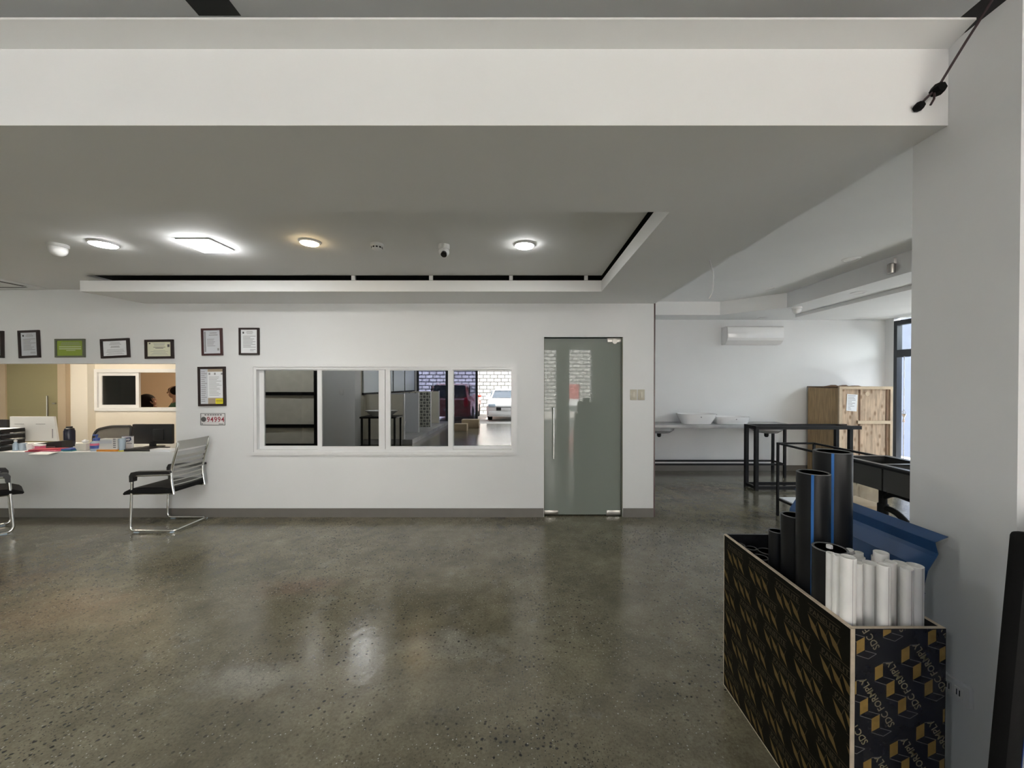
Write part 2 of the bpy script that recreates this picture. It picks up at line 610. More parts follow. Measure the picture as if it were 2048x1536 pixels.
        o = bpy.data.objects.new(name, me)
        COL.objects.link(o)
        if parent:
            o.parent = parent
        if loc:
            o.location = loc
        return o


def tag(o, label, cat, group=None, kind=None):
    o['label'] = label
    o['category'] = cat
    if group:
        o['group'] = group
    if kind:
        o['kind'] = kind
    return o


def thing(name, label, cat, loc=(0, 0, 0), rz=0.0, group=None, kind=None):
    o = bpy.data.objects.new(name, None)
    o.empty_display_size = 0.05
    o.location = loc
    o.rotation_euler = (0, 0, rz)
    COL.objects.link(o)
    return tag(o, label, cat, group, kind)


def struct(name, mb, m, label, cat):
    return tag(mb.build(name, m), label, cat, None, 'structure')


def smooth_path(pts, k=6, closed=False):
    """Catmull-Rom through the points"""
    P = [Vector(p) for p in pts]
    out = []
    n = len(P)
    for i in range(n - 1):
        p0 = P[max(i - 1, 0)]
        p1, p2 = P[i], P[i + 1]
        p3 = P[min(i + 2, n - 1)]
        for j in range(k):
            t = j / k
            out.append(0.5 * ((2 * p1) + (p2 - p0) * t + (2 * p0 - 5 * p1 + 4 * p2 - p3) * t * t + (3 * p1 - p0 - 3 * p2 + p3) * t ** 3))
    out.append(P[-1])
    return out


def bend(pts, r=0.05, k=5):
    """polyline with rounded corners"""
    P = [Vector(p) for p in pts]
    out = [P[0]]
    for i in range(1, len(P) - 1):
        a, b, c = P[i - 1], P[i], P[i + 1]
        d1, d2 = (a - b), (c - b)
        rr = min(r, d1.length * .49, d2.length * .49)
        p, q = b + d1.normalized() * rr, b + d2.normalized() * rr
        for j in range(k + 1):
            t = j / k
            out.append((1 - t) ** 2 * p + 2 * t * (1 - t) * b + t * t * q)
    out.append(P[-1])
    return out


def copy_tree(o, parent=None):
    c = o.copy()
    COL.objects.link(c)
    if parent:
        c.parent = parent
    for ch in list(o.children):
        copy_tree(ch, c)
    return c


def text_tris(s, size):
    """lettering as flat triangles in (u, v), with the baseline start at 0,0"""
    cu = bpy.data.curves.new('t', 'FONT')
    cu.body = s
    cu.size = size
    cu.resolution_u = 2
    cu.offset = size * .012
    ob = bpy.data.objects.new('t', cu)
    COL.objects.link(ob)
    dg = bpy.context.evaluated_depsgraph_get()
    me = ob.evaluated_get(dg).to_mesh()
    me.calc_loop_triangles()
    vs = [v.co.copy() for v in me.vertices]
    tr = [[(vs[i].x, vs[i].y) for i in t.vertices] for t in me.loop_triangles]
    ob.evaluated_get(dg).to_mesh_clear()
    bpy.data.objects.remove(ob)
    bpy.data.curves.remove(cu)
    return tr


def clip(poly, u0, u1, v0, v1):
    for ax, lim, sg in ((0, u0, 1), (0, u1, -1), (1, v0, 1), (1, v1, -1)):
        out = []
        for i in range(len(poly)):
            a, b = poly[i - 1], poly[i]
            ia, ib = (a[ax] - lim) * sg >= 0, (b[ax] - lim) * sg >= 0
            if ia != ib:
                t = (lim - a[ax]) / (b[ax] - a[ax])
                out.append((a[0] + (b[0] - a[0]) * t, a[1] + (b[1] - a[1]) * t))
            if ib:
                out.append(b)
        poly = out
        if not poly:
            return []
    return poly


def line_quad(a, b, w):
    d = Vector((b[0] - a[0], b[1] - a[1])).normalized()
    nx, ny = -d.y * w / 2, d.x * w / 2
    return [(a[0] + nx, a[1] + ny), (b[0] + nx, b[1] + ny), (b[0] - nx, b[1] - ny), (a[0] - nx, a[1] - ny)]


def wall_y(mb, x0, x1, y0, y1, z0, z1, holes=(), mi=0):
    """a wall in the xz-plane, with rectangular holes (hx0,hx1,hz0,hz1)"""
    xs = sorted({x0, x1, *[min(max(h[i], x0), x1) for h in holes for i in (0, 1)]})
    for a, b in zip(xs, xs[1:]):
        zs = sorted({z0, z1, *[h[i] for h in holes for i in (2, 3) if h[0] < (a + b) / 2 < h[1]]})
        for c, d in zip(zs, zs[1:]):
            if any(h[0] < (a + b) / 2 < h[1] and h[2] < (c + d) / 2 < h[3] for h in holes):
                continue
            mb.box(a, b, y0, y1, c, d, mi)
    return mb


def frame_xz(mb, x0, x1, z0, z1, w, y0, y1, mi=0):
    mb.box(x0, x1, y0, y1, z0, z0 + w, mi)
    mb.box(x0, x1, y0, y1, z1 - w, z1, mi)
    mb.box(x0, x0 + w, y0, y1, z0 + w, z1 - w, mi)
    mb.box(x1 - w, x1, y0, y1, z0 + w, z1 - w, mi)
    return mb


# ================================================================== THE SETTING
def yz(py, z):
    """depth at which height z is seen at row py"""
    return (z - EYE) / (at(CX, py, 1.0)[1] - EYE)


WY = 4.5                                    # face of the main wall
BY = 6.9                                    # face of the far room's back wall
SOF = at(700, 607, WY)[1]                   # underside of the dropped ceiling
BEAM_Y = yz(251, SOF)
STZ = at(900, 98, BEAM_Y)[1]
STY = yz(39, STZ)
TF, TB = yz(424, SOF), yz(583, SOF)
TRX = at(1203, 583, TB)[0]
BAND_TOP = SOF + 0.112
TZ = SOF + 0.163                            # upper ceiling inside the tray
RX = 1.548                                  # right end of wall, soffit and face of the pillar
LX = -9.6

struct('floor', MB().box(LX, 6.6, -6.0, 9.6, -0.12, 0), 'polished_concrete', 'polished grey concrete floor with dark speckles and brownish stains', 'floor')
struct('ground', MB().box(-18, 14, -14.5, -6.0, -0.4, -0.15).box(6.7, 14, -6.0, 10, -0.4, -0.15), 'concrete_ground', 'pale concrete forecourt outside the open shopfront', 'ground')

# main wall with reception opening, sliding window and glass door
ox1, otop = at(351, 727, WY)
_, obot = at(351, 904, WY)
wx0, wz1 = at(502, 728, WY)
wx1, wz0 = at(1034, 910, WY)
dx0, dz1 = at(1088, 674, WY)
dx1, _ = at(1246, 674, WY)
mw = MB()
wall_y(mw, LX, RX - 0.012, WY, WY + 0.12, 0, 3.0,
       [(LX, ox1, obot - 0.03, otop), (wx0 + .02, wx1 - .02, wz0 + .02, wz1 - .02), (dx0, dx1, 0, dz1)])
struct('wall_back', mw, 'wall_paint', 'white wall with the reception opening, sliding window and glass door', 'wall')
struct('trim_1', MB().box(RX - 0.012, RX + 0.004, WY - 0.003, WY + 0.13, 0, 2.56), 'plum_wood', 'thin dark edge strip at the right end of the white wall', 'trim')
struct('wall_office_side', MB().box(RX - 0.12, RX - 0.004, WY + 0.131, BY, 0, 3.0), 'wall_paint', 'white side wall of the office block facing the far room', 'wall')
# baseboards
bb = MB()
bb.box(LX, dx0 - .004, WY - 0.012, WY + .001, 0, 0.103)
struct('baseboard_left', bb, 'baseboard_grey', 'grey baseboard left of the glass door', 'baseboard')
struct('baseboard_right', MB().box(dx1 + .004, RX - .012, WY - 0.012, WY + .001, 0, 0.103), 'baseboard_grey', 'short grey baseboard right of the glass door', 'baseboard')
struct('baseboard_far', MB().box(RX, 6.5, BY - 0.012, BY + .001, 0, 0.10), 'baseboard_grey', 'grey baseboard under the far room wall', 'baseboard')
# far room
struct('wall_far', MB().box(RX - .12, 6.62, BY, BY + 0.12, 0, 3.3), 'wall_paint', 'white back wall of the far room behind the basins', 'wall')
# dropped ceiling: beam, front, right and back bands round the tray
tb = MB()
tb.box(LX, RX, BEAM_Y, BEAM_Y + 0.10, SOF, STZ)
tb.box(LX, RX - .02, BEAM_Y + 0.10, TF, SOF, BAND_TOP)
tb.box(TRX, RX - .02, TF, TB, SOF, BAND_TOP)
bl0, bl1 = at(160, 583, TB)[0], at(290, 607, WY)[0]
tb.prism([(bl0, TB), (RX - .02, TB), (RX - .02, WY), (bl1, WY)], SOF, BAND_TOP, 'z')
tb.box(RX - .02, RX, BEAM_Y + .1, WY, SOF, 3.05)
struct('ceiling_soffit', tb, 'ceiling_paint', 'white dropped ceiling border and front beam around the recessed tray', 'ceiling')
cm_ = MB().box(LX, bl0 + .06, BEAM_Y + .1, WY, TZ, TZ + .08).box(bl0 + .06, TRX + .002, BEAM_Y + .1, TB + .002, TZ, TZ + .08)
struct('ceiling_gap', MB().box(bl0 + .06, RX - .02, TB + .002, WY, TZ + .02, TZ + .08).box(TRX + .002, RX - .02, BEAM_Y + .1, TB + .002, TZ + .02, TZ + .08).box(bl0 + .08, RX - .03, TB + .006, WY, BAND_TOP + .001, BAND_TOP + .004).box(TRX + .006, RX - .03, TF, TB + .005, BAND_TOP + .001, BAND_TOP + .004), 'slot_black', 'black unpainted cove above the ceiling border', 'ceiling')  # black surfaces stand in for the shade inside the cove
struct('ceiling', cm_, 'ceiling_paint', 'recessed grey white ceiling with the round lights', 'ceiling')
sp = MB()
for px in (707, 862, 1022, 1172):
    x = at(px, 557, TB + .03)[0]
    sp.box(x - .018, x + .018, TB + .02, TB + .05, BAND_TOP + .005, TZ + .019)
struct('trim_2', sp, 'white_plastic', 'small white hangers in the dark gap above the back ceiling border', 'trim')
STY2 = BEAM_Y - .085
STZ2 = at(900, 39, STY2)[1]
struct('trim_3', MB().prism([(BEAM_Y + .001, STZ), (STY2, STZ2), (STY2, STZ2 + .007), (BEAM_Y + .001, STZ + .007)], LX, RX, 'x'), 'ceiling_paint', 'narrow white ledge above the front beam', 'trim')
# front ceiling with a dark panel set flush
sx0, sx1 = at(398, 31, yz(31, 2.95))[0], at(482, 31, yz(31, 2.95))[0]
fc = MB()
sy1 = yz(31, 2.95)
for a, b, c, d in ((LX, sx0, -6, 1.75), (sx1, 1.66, -6, 1.75), (sx0, sx1, sy1, 1.75), (sx0, sx1, -6, .2)):
    fc.box(a, b, c, d, 2.95, 3.03)
struct('ceiling_front', fc, 'ceiling_paint', 'grey painted ceiling in front of the beam', 'ceiling')
struct('trim_4', MB().box(sx0, sx1, .2, sy1, 2.949, 3.03), 'dark_paint', 'narrow dark grey panel in the front ceiling', 'trim')
struct('ceiling_right', MB().box(1.66, 6.6, -6, 0.5, 2.95, 3.03).box(2.6, 6.6, 0.5, 1.6, 2.95, 3.03), 'ceiling_paint', 'painted ceiling right of the viewer', 'ceiling')
struct('ceiling_void', MB().box(1.66, 2.6, 0.5, 1.75, 3.20, 3.28).box(1.66, 2.6, 1.6, 1.75, 2.8, 3.2), 'unpainted_soffit', 'dark unpainted hole in the ceiling above the pillar', 'ceiling')
# pillar
py0, py1 = RX * F / (2036 - CX), RX * F / (1821 - CX)
struct('pillar', MB().box(RX + .001, RX + 0.42, py0, py1, 0, STZ + .012), 'wall_paint', 'grey white square pillar at the right', 'pillar')
# far room ceiling: octagonal tray, border and drop
FT = 2.93
FB = 2.71
struct('ceiling_far', MB().box(RX, 6.6, 1.60, BY, FT, FT + .08), 'ceiling_paint', 'upper white ceiling of the far room', 'ceiling')
Yb = yz(630, FB)
xa = at(1440, 630, Yb)[0]
Yc = yz(615, FB)
xc = at(1574, 615, Yc)[0]
fb = MB()
fb.prism([(RX, Yb), (xa, Yb), (xc, Yc), (xc, 1.6), (6.6, 1.6), (6.6, BY), (RX, BY)], FB, FT, 'z')
struct('ceiling_border', fb, 'ceiling_paint', 'lower white ceiling border of the far room with a slanted corner', 'ceiling')
Yd = yz(635, FB - .05)
xd = at(1591, 635, Yd)[0]
struct('ceiling_drop', MB().box(xd, 6.6, 1.6, Yd, FB - .05, FB), 'ceiling_paint', 'shallow dropped panel on the right side of the far room ceiling', 'ceiling')
# right side glazing of the far room
rw = MB()
rw.box(6.5, 6.62, 6.74, BY, 0, FB)
rw.box(6.5, 6.62, -6, 0.6, 0, 3.2)
struct('wall_right', rw, 'wall_paint', 'white wall stub beside the dark framed glazing', 'wall')
w2 = thing('window_2', 'tall dark framed glazing at the right end of the far room', 'window', (6.5, 0, 0), kind='structure')
g = MB()
for y in (0.6, 2.0, 3.4, 4.8, 5.9, 6.68):
    g.box(0, .09, y, y + .06, 0, 2.66)
for z0, z1 in ((0, .07), (2.06, 2.15), (2.58, 2.66)):
    g.box(.002, .088, .66, 6.68, z0, z1)
g.box(-.012, .002, 5.96, 6.68, 2.02, 2.06)
g.build('window_frame', 'frame_charcoal', w2)
MB().box(.04, .046, .66, 6.68, .07, 2.06).build('pane', 'side_glass', w2)
MB().box(.04, .046, .66, 6.68, 2.15, 2.58).build('transom_pane', 'clear_glass', w2)
rd = MB()
rd.tube([(-.03, 6.52, .05), (-.03, 6.52, 2.03)], .006, 8)
rd.build('pull_rod', 'white_aluminium', w2)
kc = thing('key_bunch', 'bunch of bright keys hanging on the dark glazing beside the pillar', 'keys', (6.45, 6.50, 1.08))
MB().tube([(0, .03 * math.cos(a), .03 * math.sin(a)) for a in [i * math.pi / 6 for i in range(13)]], .004, 6).build('ring', 'chrome', kc)
for i in range(5):
    k = MB()
    k.box(-.002, .002, -.011, .011, -.05, -.03)
    k.box(-.0015, .0015, -.005, .005, -.15 - .02 * (i % 2), -.05)
    o = k.build('key', 'chrome', kc)
    o.location = (-.006 * i + .01, -.03 + .015 * i, .0)
    o.rotation_euler = (.35 - .17 * i, 0, .3 * i)

# room envelope out of view
struct('wall_left', MB().box(LX - .1, LX, -6, 9.6, 0, 3.3), 'wall_paint', 'left side wall of the shop', 'wall')
struct('roof', MB().box(LX - .1, 6.7, -6.6, 9.7, 3.3, 3.45), 'ceiling_paint', 'flat roof slab over the shop', 'roof')

# sliding window ------------------------------------------------------------
win = thing('window_1', 'long white sliding window with four panes reflecting parked cars', 'window', (0, WY, 0), kind='structure')
fm = MB()
frame_xz(fm, wx0, wx1, wz0, wz1, .035, -.018, .11)
frame_xz(fm, wx0 + .03, wx1 - .03, wz0 + .03, wz1 - .03, .035, -.006, .10)
fm.build('window_frame', 'white_aluminium', win)


def sash(px0, px1, gx0, gx1, y0, y1, zt, zb, name):
    x0, x1 = at(px0, 800, WY)[0], at(px1, 800, WY)[0]
    a, b = at(gx0, 800, WY)[0], at(gx1, 800, WY)[0]
    z1, z0 = at(500, zt, WY)[1], at(500, zb, WY)[1]
    t, u = at(500, 741, WY)[1], at(500, 893, WY)[1]
    m = MB()
    m.box(x0, x1, y0, y1, t, z1)
    m.box(x0, x1, y0, y1, z0, u)
    m.box(x0, a, y0, y1, u, t)
    m.box(b, x1, y0, y1, u, t)
    s = m.build(name, 'white_aluminium', win)
    ym = (y0 + y1) / 2
    MB().box(a - .003, b + .003, ym - .003, ym + .003, u - .003, t + .003).build('pane', 'window_glass', s)


sash(512, 640, 523, 634, .045, .075, 736, 900, 'sash')
sash(634, 769.5, 643, 757, .006, .040, 736, 902, 'sash')
sash(770.5, 905, 780, 896, .006, .040, 736, 902, 'sash')
sash(898, 1025, 905, 1022, .045, .075, 736, 900, 'sash')

# glass door ---------------------------------------------------------------
dr = thing('door_1', 'frosted greenish glass door with steel pull handle and patch fittings', 'door', (0, WY, 0), kind='structure')
gz0 = at(1100, 1031, WY)[1]
MB().box(dx0 + .008, dx1 - .013, .035, .047, gz0, dz1 - .015).build('glass_leaf', 'frosted', dr)
jm = MB()
jm.box(dx0, dx0 + .006, .0, .12, 0, dz1)
jm.box(dx1 - .012, dx1, .0, .12, 0, dz1)
jm.build('jamb_lining', 'frame_olive', dr)
for (a, b, c, d, nm) in ((1088, 1117, 1022, 1031, 'lock_fitting'), (1214, 1243, 1022, 1033, 'bottom_hinge'), (1216, 1245, 675, 684, 'top_hinge')):
    x0, z1 = at(a, c, WY)
    x1, z0 = at(b, d, WY)
    m = MB().rbox(x0, x1, .026, .057, z0, z1, .004)
    if nm == 'top_hinge':
        m.lathe([(0, .0), (.03, .0), (.03, .012), (0, .012)], ((x0 + x1) / 2, .03, z0 + .01), 20, axis='y')
    m.build(nm, 'steel', dr)
hx, hz1 = at(1107, 815, WY)
hz0 = at(1107, 916, WY)[1]
hd = MB()
hd.tube([(hx, -.03, hz0), (hx, -.03, hz1)], .010, 12)
for z in (hz0 + .1, hz1 - .1):
    hd.tube([(hx, -.03, z), (hx, .036, z)], .007, 8)
hd.build('pull_handle', 'chrome', dr)

# light switches -------------------------------------------------------------
for a, b, lb in ((1260, 1273.5, 'beige rocker switch plate nearest the glass door'), (1275.5, 1289, 'beige rocker switch plate nearest the wall end')):
    x0, z1 = at(a, 779, WY)
    x1, z0 = at(b, 800, WY)
    t = thing('light_switch', lb, 'switch', ((x0 + x1) / 2, WY, (z0 + z1) / 2))
    w_, h_ = (x1 - x0) / 2, (z1 - z0) / 2
    MB().rbox(-w_, w_, -.010, .001, -h_, h_, .004).build('plate', 'switch_beige', t)
    MB().rbox(-w_ * .4, w_ * .4, -.015, -.009, -h_ * .55, h_ * .55, .003).build('rocker', 'switch_rocker', t)

# ================================================================== OFFICES BEHIND THE WALL
OY = 6.6
iw0, iz1 = at(189, 738, OY)
_, iz0 = at(189, 822, OY)
iw1 = at(385, 738, OY)[0]
ow = MB()
wall_y(ow, LX, -3.9, OY, OY + .1, 0, 2.66, [(iw0 + .02, iw1 - .02, iz0 + .02, iz1 - .02)])
struct('wall_reception', ow, 'office_paint', 'cream back wall of the reception office with an inner window', 'wall')
px0, px1 = at(143, 800, OY - .12)[0], at(175, 800, OY - .12)[0]
struct('trim_5', MB().box(px0, px1, OY - .12, OY + .001, 0, 2.66), 'office_paint', 'cream wall pier beside the tan office door', 'trim')
struct('ceiling_reception', MB().box(LX, RX - .12, WY + .12, OY + .1, 2.66, 2.72), 'ceiling_paint', 'ceiling of the offices behind the wall', 'ceiling')
struct('wall_partition', MB().box(-3.9, -3.8, WY + .12, 9.3, 0, 2.66), 'office_paint', 'partition between reception and the dark office', 'wall')
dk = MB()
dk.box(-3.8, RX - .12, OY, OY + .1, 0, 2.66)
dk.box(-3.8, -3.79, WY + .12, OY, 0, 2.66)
struct('wall_dark_office', dk, 'dark_paint', 'dark wall of the unlit office behind the sliding window', 'wall')  # darkness of the unlit room painted onto its walls
br = MB()
br.box(LX, -3.9, 9.2, 9.3, 0, 2.66)
struct('wall_backroom', br, 'tan_paint', 'tan wall of the warmly lit back room', 'wall')
struct('ceiling_backroom', MB().box(LX, -3.9, OY + .1, 9.3, 2.66, 2.72), 'ceiling_paint', 'ceiling of the back room', 'ceiling')
# inner window
iw = thing('window_3', 'white framed inner window with one pane slid open', 'window', (0, OY, 0), kind='structure')
f3 = MB()
frame_xz(f3, iw0, iw1, iz0, iz1, .06, -.02, .09)
f3.build('window_frame', 'white_aluminium', iw)
a0, a1 = at(197, 745, OY)
a2, a3 = at(278, 816, OY)
s3 = MB()
frame_xz(s3, a0, a2, a3, a1, .055, .0, .035)
so = s3.build('sash', 'white_aluminium', iw)
MB().box(a0 + .05, a2 - .05, .014, .020, a3 + .05, a1 - .05).build('pane', 'dark_glass', so)
# tan door in the reception office
d2 = thing('door_2', 'tan frosted office door with a brown frame behind the white monitor', 'door', (0, OY, 0), kind='structure')
e0, e1 = at(22, 800, OY)[0], at(125, 800, OY)[0]
f0, f1 = at(2, 800, OY)[0], at(141, 800, OY)[0]
MB().box(e0, e1, -.05, -.035, .02, 2.10).build('glass_leaf', 'frosted_tan', d2)
m = MB()
m.box(f0, e0, -.07, -.001, 0, 2.16)
m.box(e1, f1, -.07, -.001, 0, 2.16)
m.box(e0, e1, -.07, -.001, 2.10, 2.16)
m.build('door_frame', 'door_brown', d2)
hx = at(107, 800, OY)[0]
h2 = MB()
for dxx in (0, .045):
    h2.tube([(hx + dxx, -.09 + dxx * 1.2, .75), (hx + dxx, -.09 + dxx * 1.2, 1.36)], .010, 8)
h2.box(hx + .06, hx + .11, -.07, -.05, 1.22, 1.24)
h2.build('pull_handle', 'steel', d2)
# lamps of the two offices
for nm, x, y, m_, lb in (('office_ceiling_light', -6.6, 4.98, 'lamp_office', 'square ceiling light panel of the reception office'),
                         ('backroom_ceiling_light', -6.6, 8.7, 'lamp_backroom', 'warm ceiling light panel of the back room')):
    t = thing(nm, lb, 'ceiling light', (x, y, 2.66))
    frame = MB().box(-.31, .31, -.31, .31, -.022, 0)
    frame.build('housing', 'white_aluminium', t)
    MB().box(-.29, .29, -.29, .29, -.026, -.0221).build('diffuser', m_, t)

# ================================================================== CEILING FIXTURES
def ceil_at(px, py, z=None):
    z = TZ if z is None else z
    Y = yz(py, z)
    return at(px, py, Y)[0], Y, z


for px, py, m_, lb, r in ((207, 486, 'lamp_cool', 'round white downlight between dome camera and square light', .082),
                          (619, 483, 'lamp_warm', 'round warm yellow downlight right of the square panel light', .066),
                          (1049, 488.5, 'lamp_cool', 'round downlight nearest the right corner of the tray ceiling', .074)):
    t = thing('downlight', lb, 'ceiling light', ceil_at(px, py), group=None)
    MB().lathe([(r + .012, 0), (r + .012, -.006), (r + .002, -.014), (r, -.014)], (0, 0, 0), 32).build('rim', 'white_plastic', t)
    MB().lathe([(0, -.0141), (r, -.0141), (r * .92, -.020), (0, -.022)], (0, 0, 0), 32).build('diffuser', m_, t)
x, y, z = ceil_at(412, 488)
t = thing('panel_light', 'square surface mounted white ceiling light', 'ceiling light', (x, y, z))
MB().rbox(-.13, .13, -.13, .13, -.012, 0, .004).build('housing', 'white_aluminium', t)
MB().rbox(-.112, .112, -.112, .112, -.032, -.012, .006).build('diffuser', 'lamp_white', t)
# turret cameras
x, y, z = ceil_at(116, 489)
t = thing('dome_camera', 'plain white dome camera at the left end of the ceiling', 'camera', (x, y, z))
MB().lathe([(.062, 0), (.062, -.02), (.055, -.025)], (0, 0, 0), 24).build('base', 'white_plastic', t)
MB().ell((0, 0, -.04), (.055, .055, .055)).build('dome', 'white_plastic', t)
x, y, z = ceil_at(888, 490)
t = thing('turret_camera', 'white turret camera with a dark lens near the middle of the ceiling', 'camera', (x, y, z))
MB().lathe([(.045, 0), (.045, -.03), (.040, -.036)], (0, 0, 0), 24).build('base', 'white_plastic', t)
MB().ell((0, 0, -.055), (.042, .042, .040)).build('head', 'white_plastic', t)
MB().lathe([(0, 0), (.022, 0), (.024, -.02), (.0, -.022)], (0, 0, 0), 20, M=Matrix.Translation((.006, -.028, -.075)) @ Matrix.Rotation(R(-38), 4, 'X')).build('lens', 'lens_dark', t)
x, y, z = ceil_at(754, 488)
t = thing('smoke_detector', 'round white smoke detector on the ceiling beside the turret camera', 'detector', (x, y, z))
MB().lathe([(.05, 0), (.05, -.018), (.046, -.022)], (0, 0, 0), 24).build('base', 'white_plastic', t)
MB().lathe([(.040, -.022), (.040, -.04), (.032, -.046), (0, -.047)], (0, 0, 0), 24).build('cover', 'white_plastic', t)
o = MB()
for k in range(10):
    a = k * math.pi / 5
    o.box(.0395, .042, -.007, .007, -.037, -.026, M=Matrix.Rotation(a, 4, 'Z'))
o.build('vent_slots', 'lens_dark', t)
# ceiling cassette at the far left
cx1 = at(105, 578, yz(578, TZ))[0]
t = thing('ceiling_cassette', 'ceiling air conditioner panel with dark slots at the far left', 'air conditioner', (cx1, 4.42, TZ))
MB().rbox(-.93, 0, -.93, 0, -.016, 0, .006).build('panel', 'ceiling_paint', t)
o = MB()
for a in (.06, .09):
    o.box(-a - .016, -a, -.80, -.13, -.0175, -.0161)
o.box(-.8, -.13, -.09, -.07, -.0175, -.0161)
o.box(-.8, -.13, -.86, -.84, -.0175, -.0161)
o.build('air_slot', 'slot_black', t)

# fittings of the far room ceiling
for px, py, zz, lb in ((1702, 518, FT, 'unlit recessed light nearest the pillar on the far room ceiling'),
                       (1538, 577, FT, 'unlit recessed light above the wall air conditioner'),
                       (1717, 585, FB, 'unlit recessed light on the lower ceiling border'),
                       (1526, 636, FB, 'unlit recessed light close to the back wall border')):
    x, y, z = ceil_at(px, py, zz)
    t = thing('recessed_light', lb, 'ceiling light', (x, y, z))
    MB().lathe([(.085, 0), (.085, -.005), (.065, -.010), (.062, -.004)], (0, 0, 0), 28).build('rim', 'white_plastic', t)
    MB().lathe([(0, -.003), (.0625, -.003)], (0, 0, 0), 28).build('diffuser', 'paper_grey', t)
x, y, z = ceil_at(1584, 615, FB)
t = thing('dome_camera', 'small white dome camera under the corner of the far room border', 'camera', (x + .05, y - .03, z))
MB().lathe([(.07, 0), (.07, -.025), (.06, -.03)], (0, 0, 0), 24).build('base', 'white_plastic', t)
MB().ell((0, 0, -.045), (.058, .058, .058)).build('dome', 'white_plastic', t)
sx, sz = at(1788, 537, xc * F / (1788 - CX))
t = thing('spot_lamp', 'small spot lamp on the side of the far room ceiling border', 'lamp', (xc, xc * F / (1788 - CX), sz))
MB().rbox(-.03, 0, -.02, .02, .05, .11, .004).build('bracket', 'white_plastic', t)
MB().lathe([(.03, -.05), (.035, -.03), (.035, .045), (.02, .055)], (-.04, 0, 0), 18).build('lamp_head', 'steel', t)
# hanging white cable end
x, y, z = ceil_at(1419, 520, SOF)
t = thing('hanging_cable', 'loose white cable end hanging from the soffit edge', 'cable', (x, y, z))
MB().tube(smooth_path([(0, 0, 0), (.012, 0, -.04), (.028, 0, -.10), (.028, 0, -.17), (.026, 0, -.22), (.014, 0, -.265), (-.004, 0, -.295)]), .0042, 8).build('wire', 'cable_white', t)

# dark cable with two hex fittings at the beam
cb = thing('dark_cable', 'dark maroon cable with two black fittings against the front beam', 'cable', (0, 0, 0))


def c3(px, py, Y):
    x, z = at(px, py, Y)
    return Vector((x, Y, z))


Yk = BEAM_Y - .03
path = [c3(1838, 212, BEAM_Y - .012), c3(1856, 193, Yk), c3(1873, 178, Yk - .01), c3(1886, 158, Yk - .025), c3(1908, 122, Yk - .045), c3(1934, 80, Yk - .065), c3(1961, 38, Yk - .085), c3(1992, -12, Yk - .105), c3(2022, -60, Yk - .125)]
MB().tube(smooth_path(path, 5), .0042, 8).build('wire', 'cable_maroon', cb)
MB().tube([c3(1869, 186, Yk - .01), c3(1868, 198, Yk - .01), c3(1861, 210, Yk - .008)], .0035, 6).build('tail', 'cable_maroon', cb)
MB().lathe([(0, -.012), (.013, -.012), (.016, 0), (.013, .012), (0, .012)], c3(1838, 213, BEAM_Y - .014), 6, axis='y', smooth=False).build('hex_plug', 'rubber', cb)
MB().lathe([(0, -.016), (.017, -.016), (.021, 0), (.017, .016), (0, .016)], c3(1876, 179, Yk - .01), 6, axis='y', smooth=False).build('hex_nut', 'rubber', cb)

# ================================================================== WALL FRAMES
def lines(mb, x0, x1, z0, z1, n, mi, y, seed=1, center=False, w=.35):
    r_ = random.Random(seed)
    for i in range(n):
        z = z1 - (z1 - z0) * (i + .5) / n
        a = r_.uniform(.55, 1.0) * (x1 - x0)
        s = x0 if not center else (x0 + x1 - a) / 2
        h = (z1 - z0) / n * w
        mb.box(s, s + a, y - .0006, y, z - h / 2, z + h / 2, mi)


def certificate(name, label, px0, py0, px1, py1, tilt, fmat, pmat, fw, deco, cat='picture frame'):
    x0, z1 = at(px0, py0, WY)
    x1, z0 = at(px1, py1, WY)
    w, h = (x1 - x0) / 2, (z1 - z0) / 2
    t = thing(name, label, cat, ((x0 + x1) / 2, WY - .001, (z0 + z1) / 2))
    t.rotation_euler = (0, R(tilt), 0)
    fr = MB()
    frame_xz(fr, -w, w, -h, h, fw, -.02, 0)
    fr.build('frame', fmat, t)
    a, b = w - fw, h - fw
    p = MB()
    p.box(-a, a, -.010, -.006, -b, b, 0)
    mats = [pmat, 'ink', 'ink_dark', 'kraft', 'sticker_yellow', 'paper_pale_green', 'paper_white', 'paper_grey']
    deco(p, a, b, -.010)
    p.build('document', mats, t)
    return t


def deco_letter(seed):
    def f(p, a, b, y):
        lines(p, -a * .5, a * .6, b * .62, b * .9, 3, 1, y, seed, True)
        lines(p, -a * .75, a * .8, -b * .55, b * .5, 9, 1, y, seed + 1)
        p.box(-a * .8, -a * .62, y - .0006, y, b * .66, b * .82, 2)
        lines(p, a * .1, a * .8, -b * .85, -b * .65, 2, 1, y, seed + 3)
    return f


def deco_green(p, a, b, y):
    lines(p, -a * .8, a * .85, b * .35, b * .85, 3, 1, y, 5, True, .3)
    p.box(-a * .85, a * .85, y - .0006, y, b * .12, b * .26, 5)
    p.box(-a * .85, a * .85, y - .0006, y, -b * .16, b * .0, 5)
    p.box(-a * .3, a * .4, y - .0006, y, -b * .34, -b * .24, 5)


def deco_cert(seed, photo=False):
    def f(p, a, b, y):
        lines(p, -a * .7, a * .7, b * .45, b * .85, 3, 1, y, seed, True)
        lines(p, -a * .6, a * .6, b * .05, b * .35, 2, 2 if photo else 1, y, seed + 1, True, .45)
        lines(p, -a * .85, a * .85, -b * .85, -b * .1, 5, 1, y, seed + 2, True, .22)
        if photo:
            p.box(a * .68, a * .86, y - .0006, y, b * .28, b * .66, 2)
            p.box(-a * .88, -a * .74, y - .0006, y, b * .72, b * .9, 2)
    return f


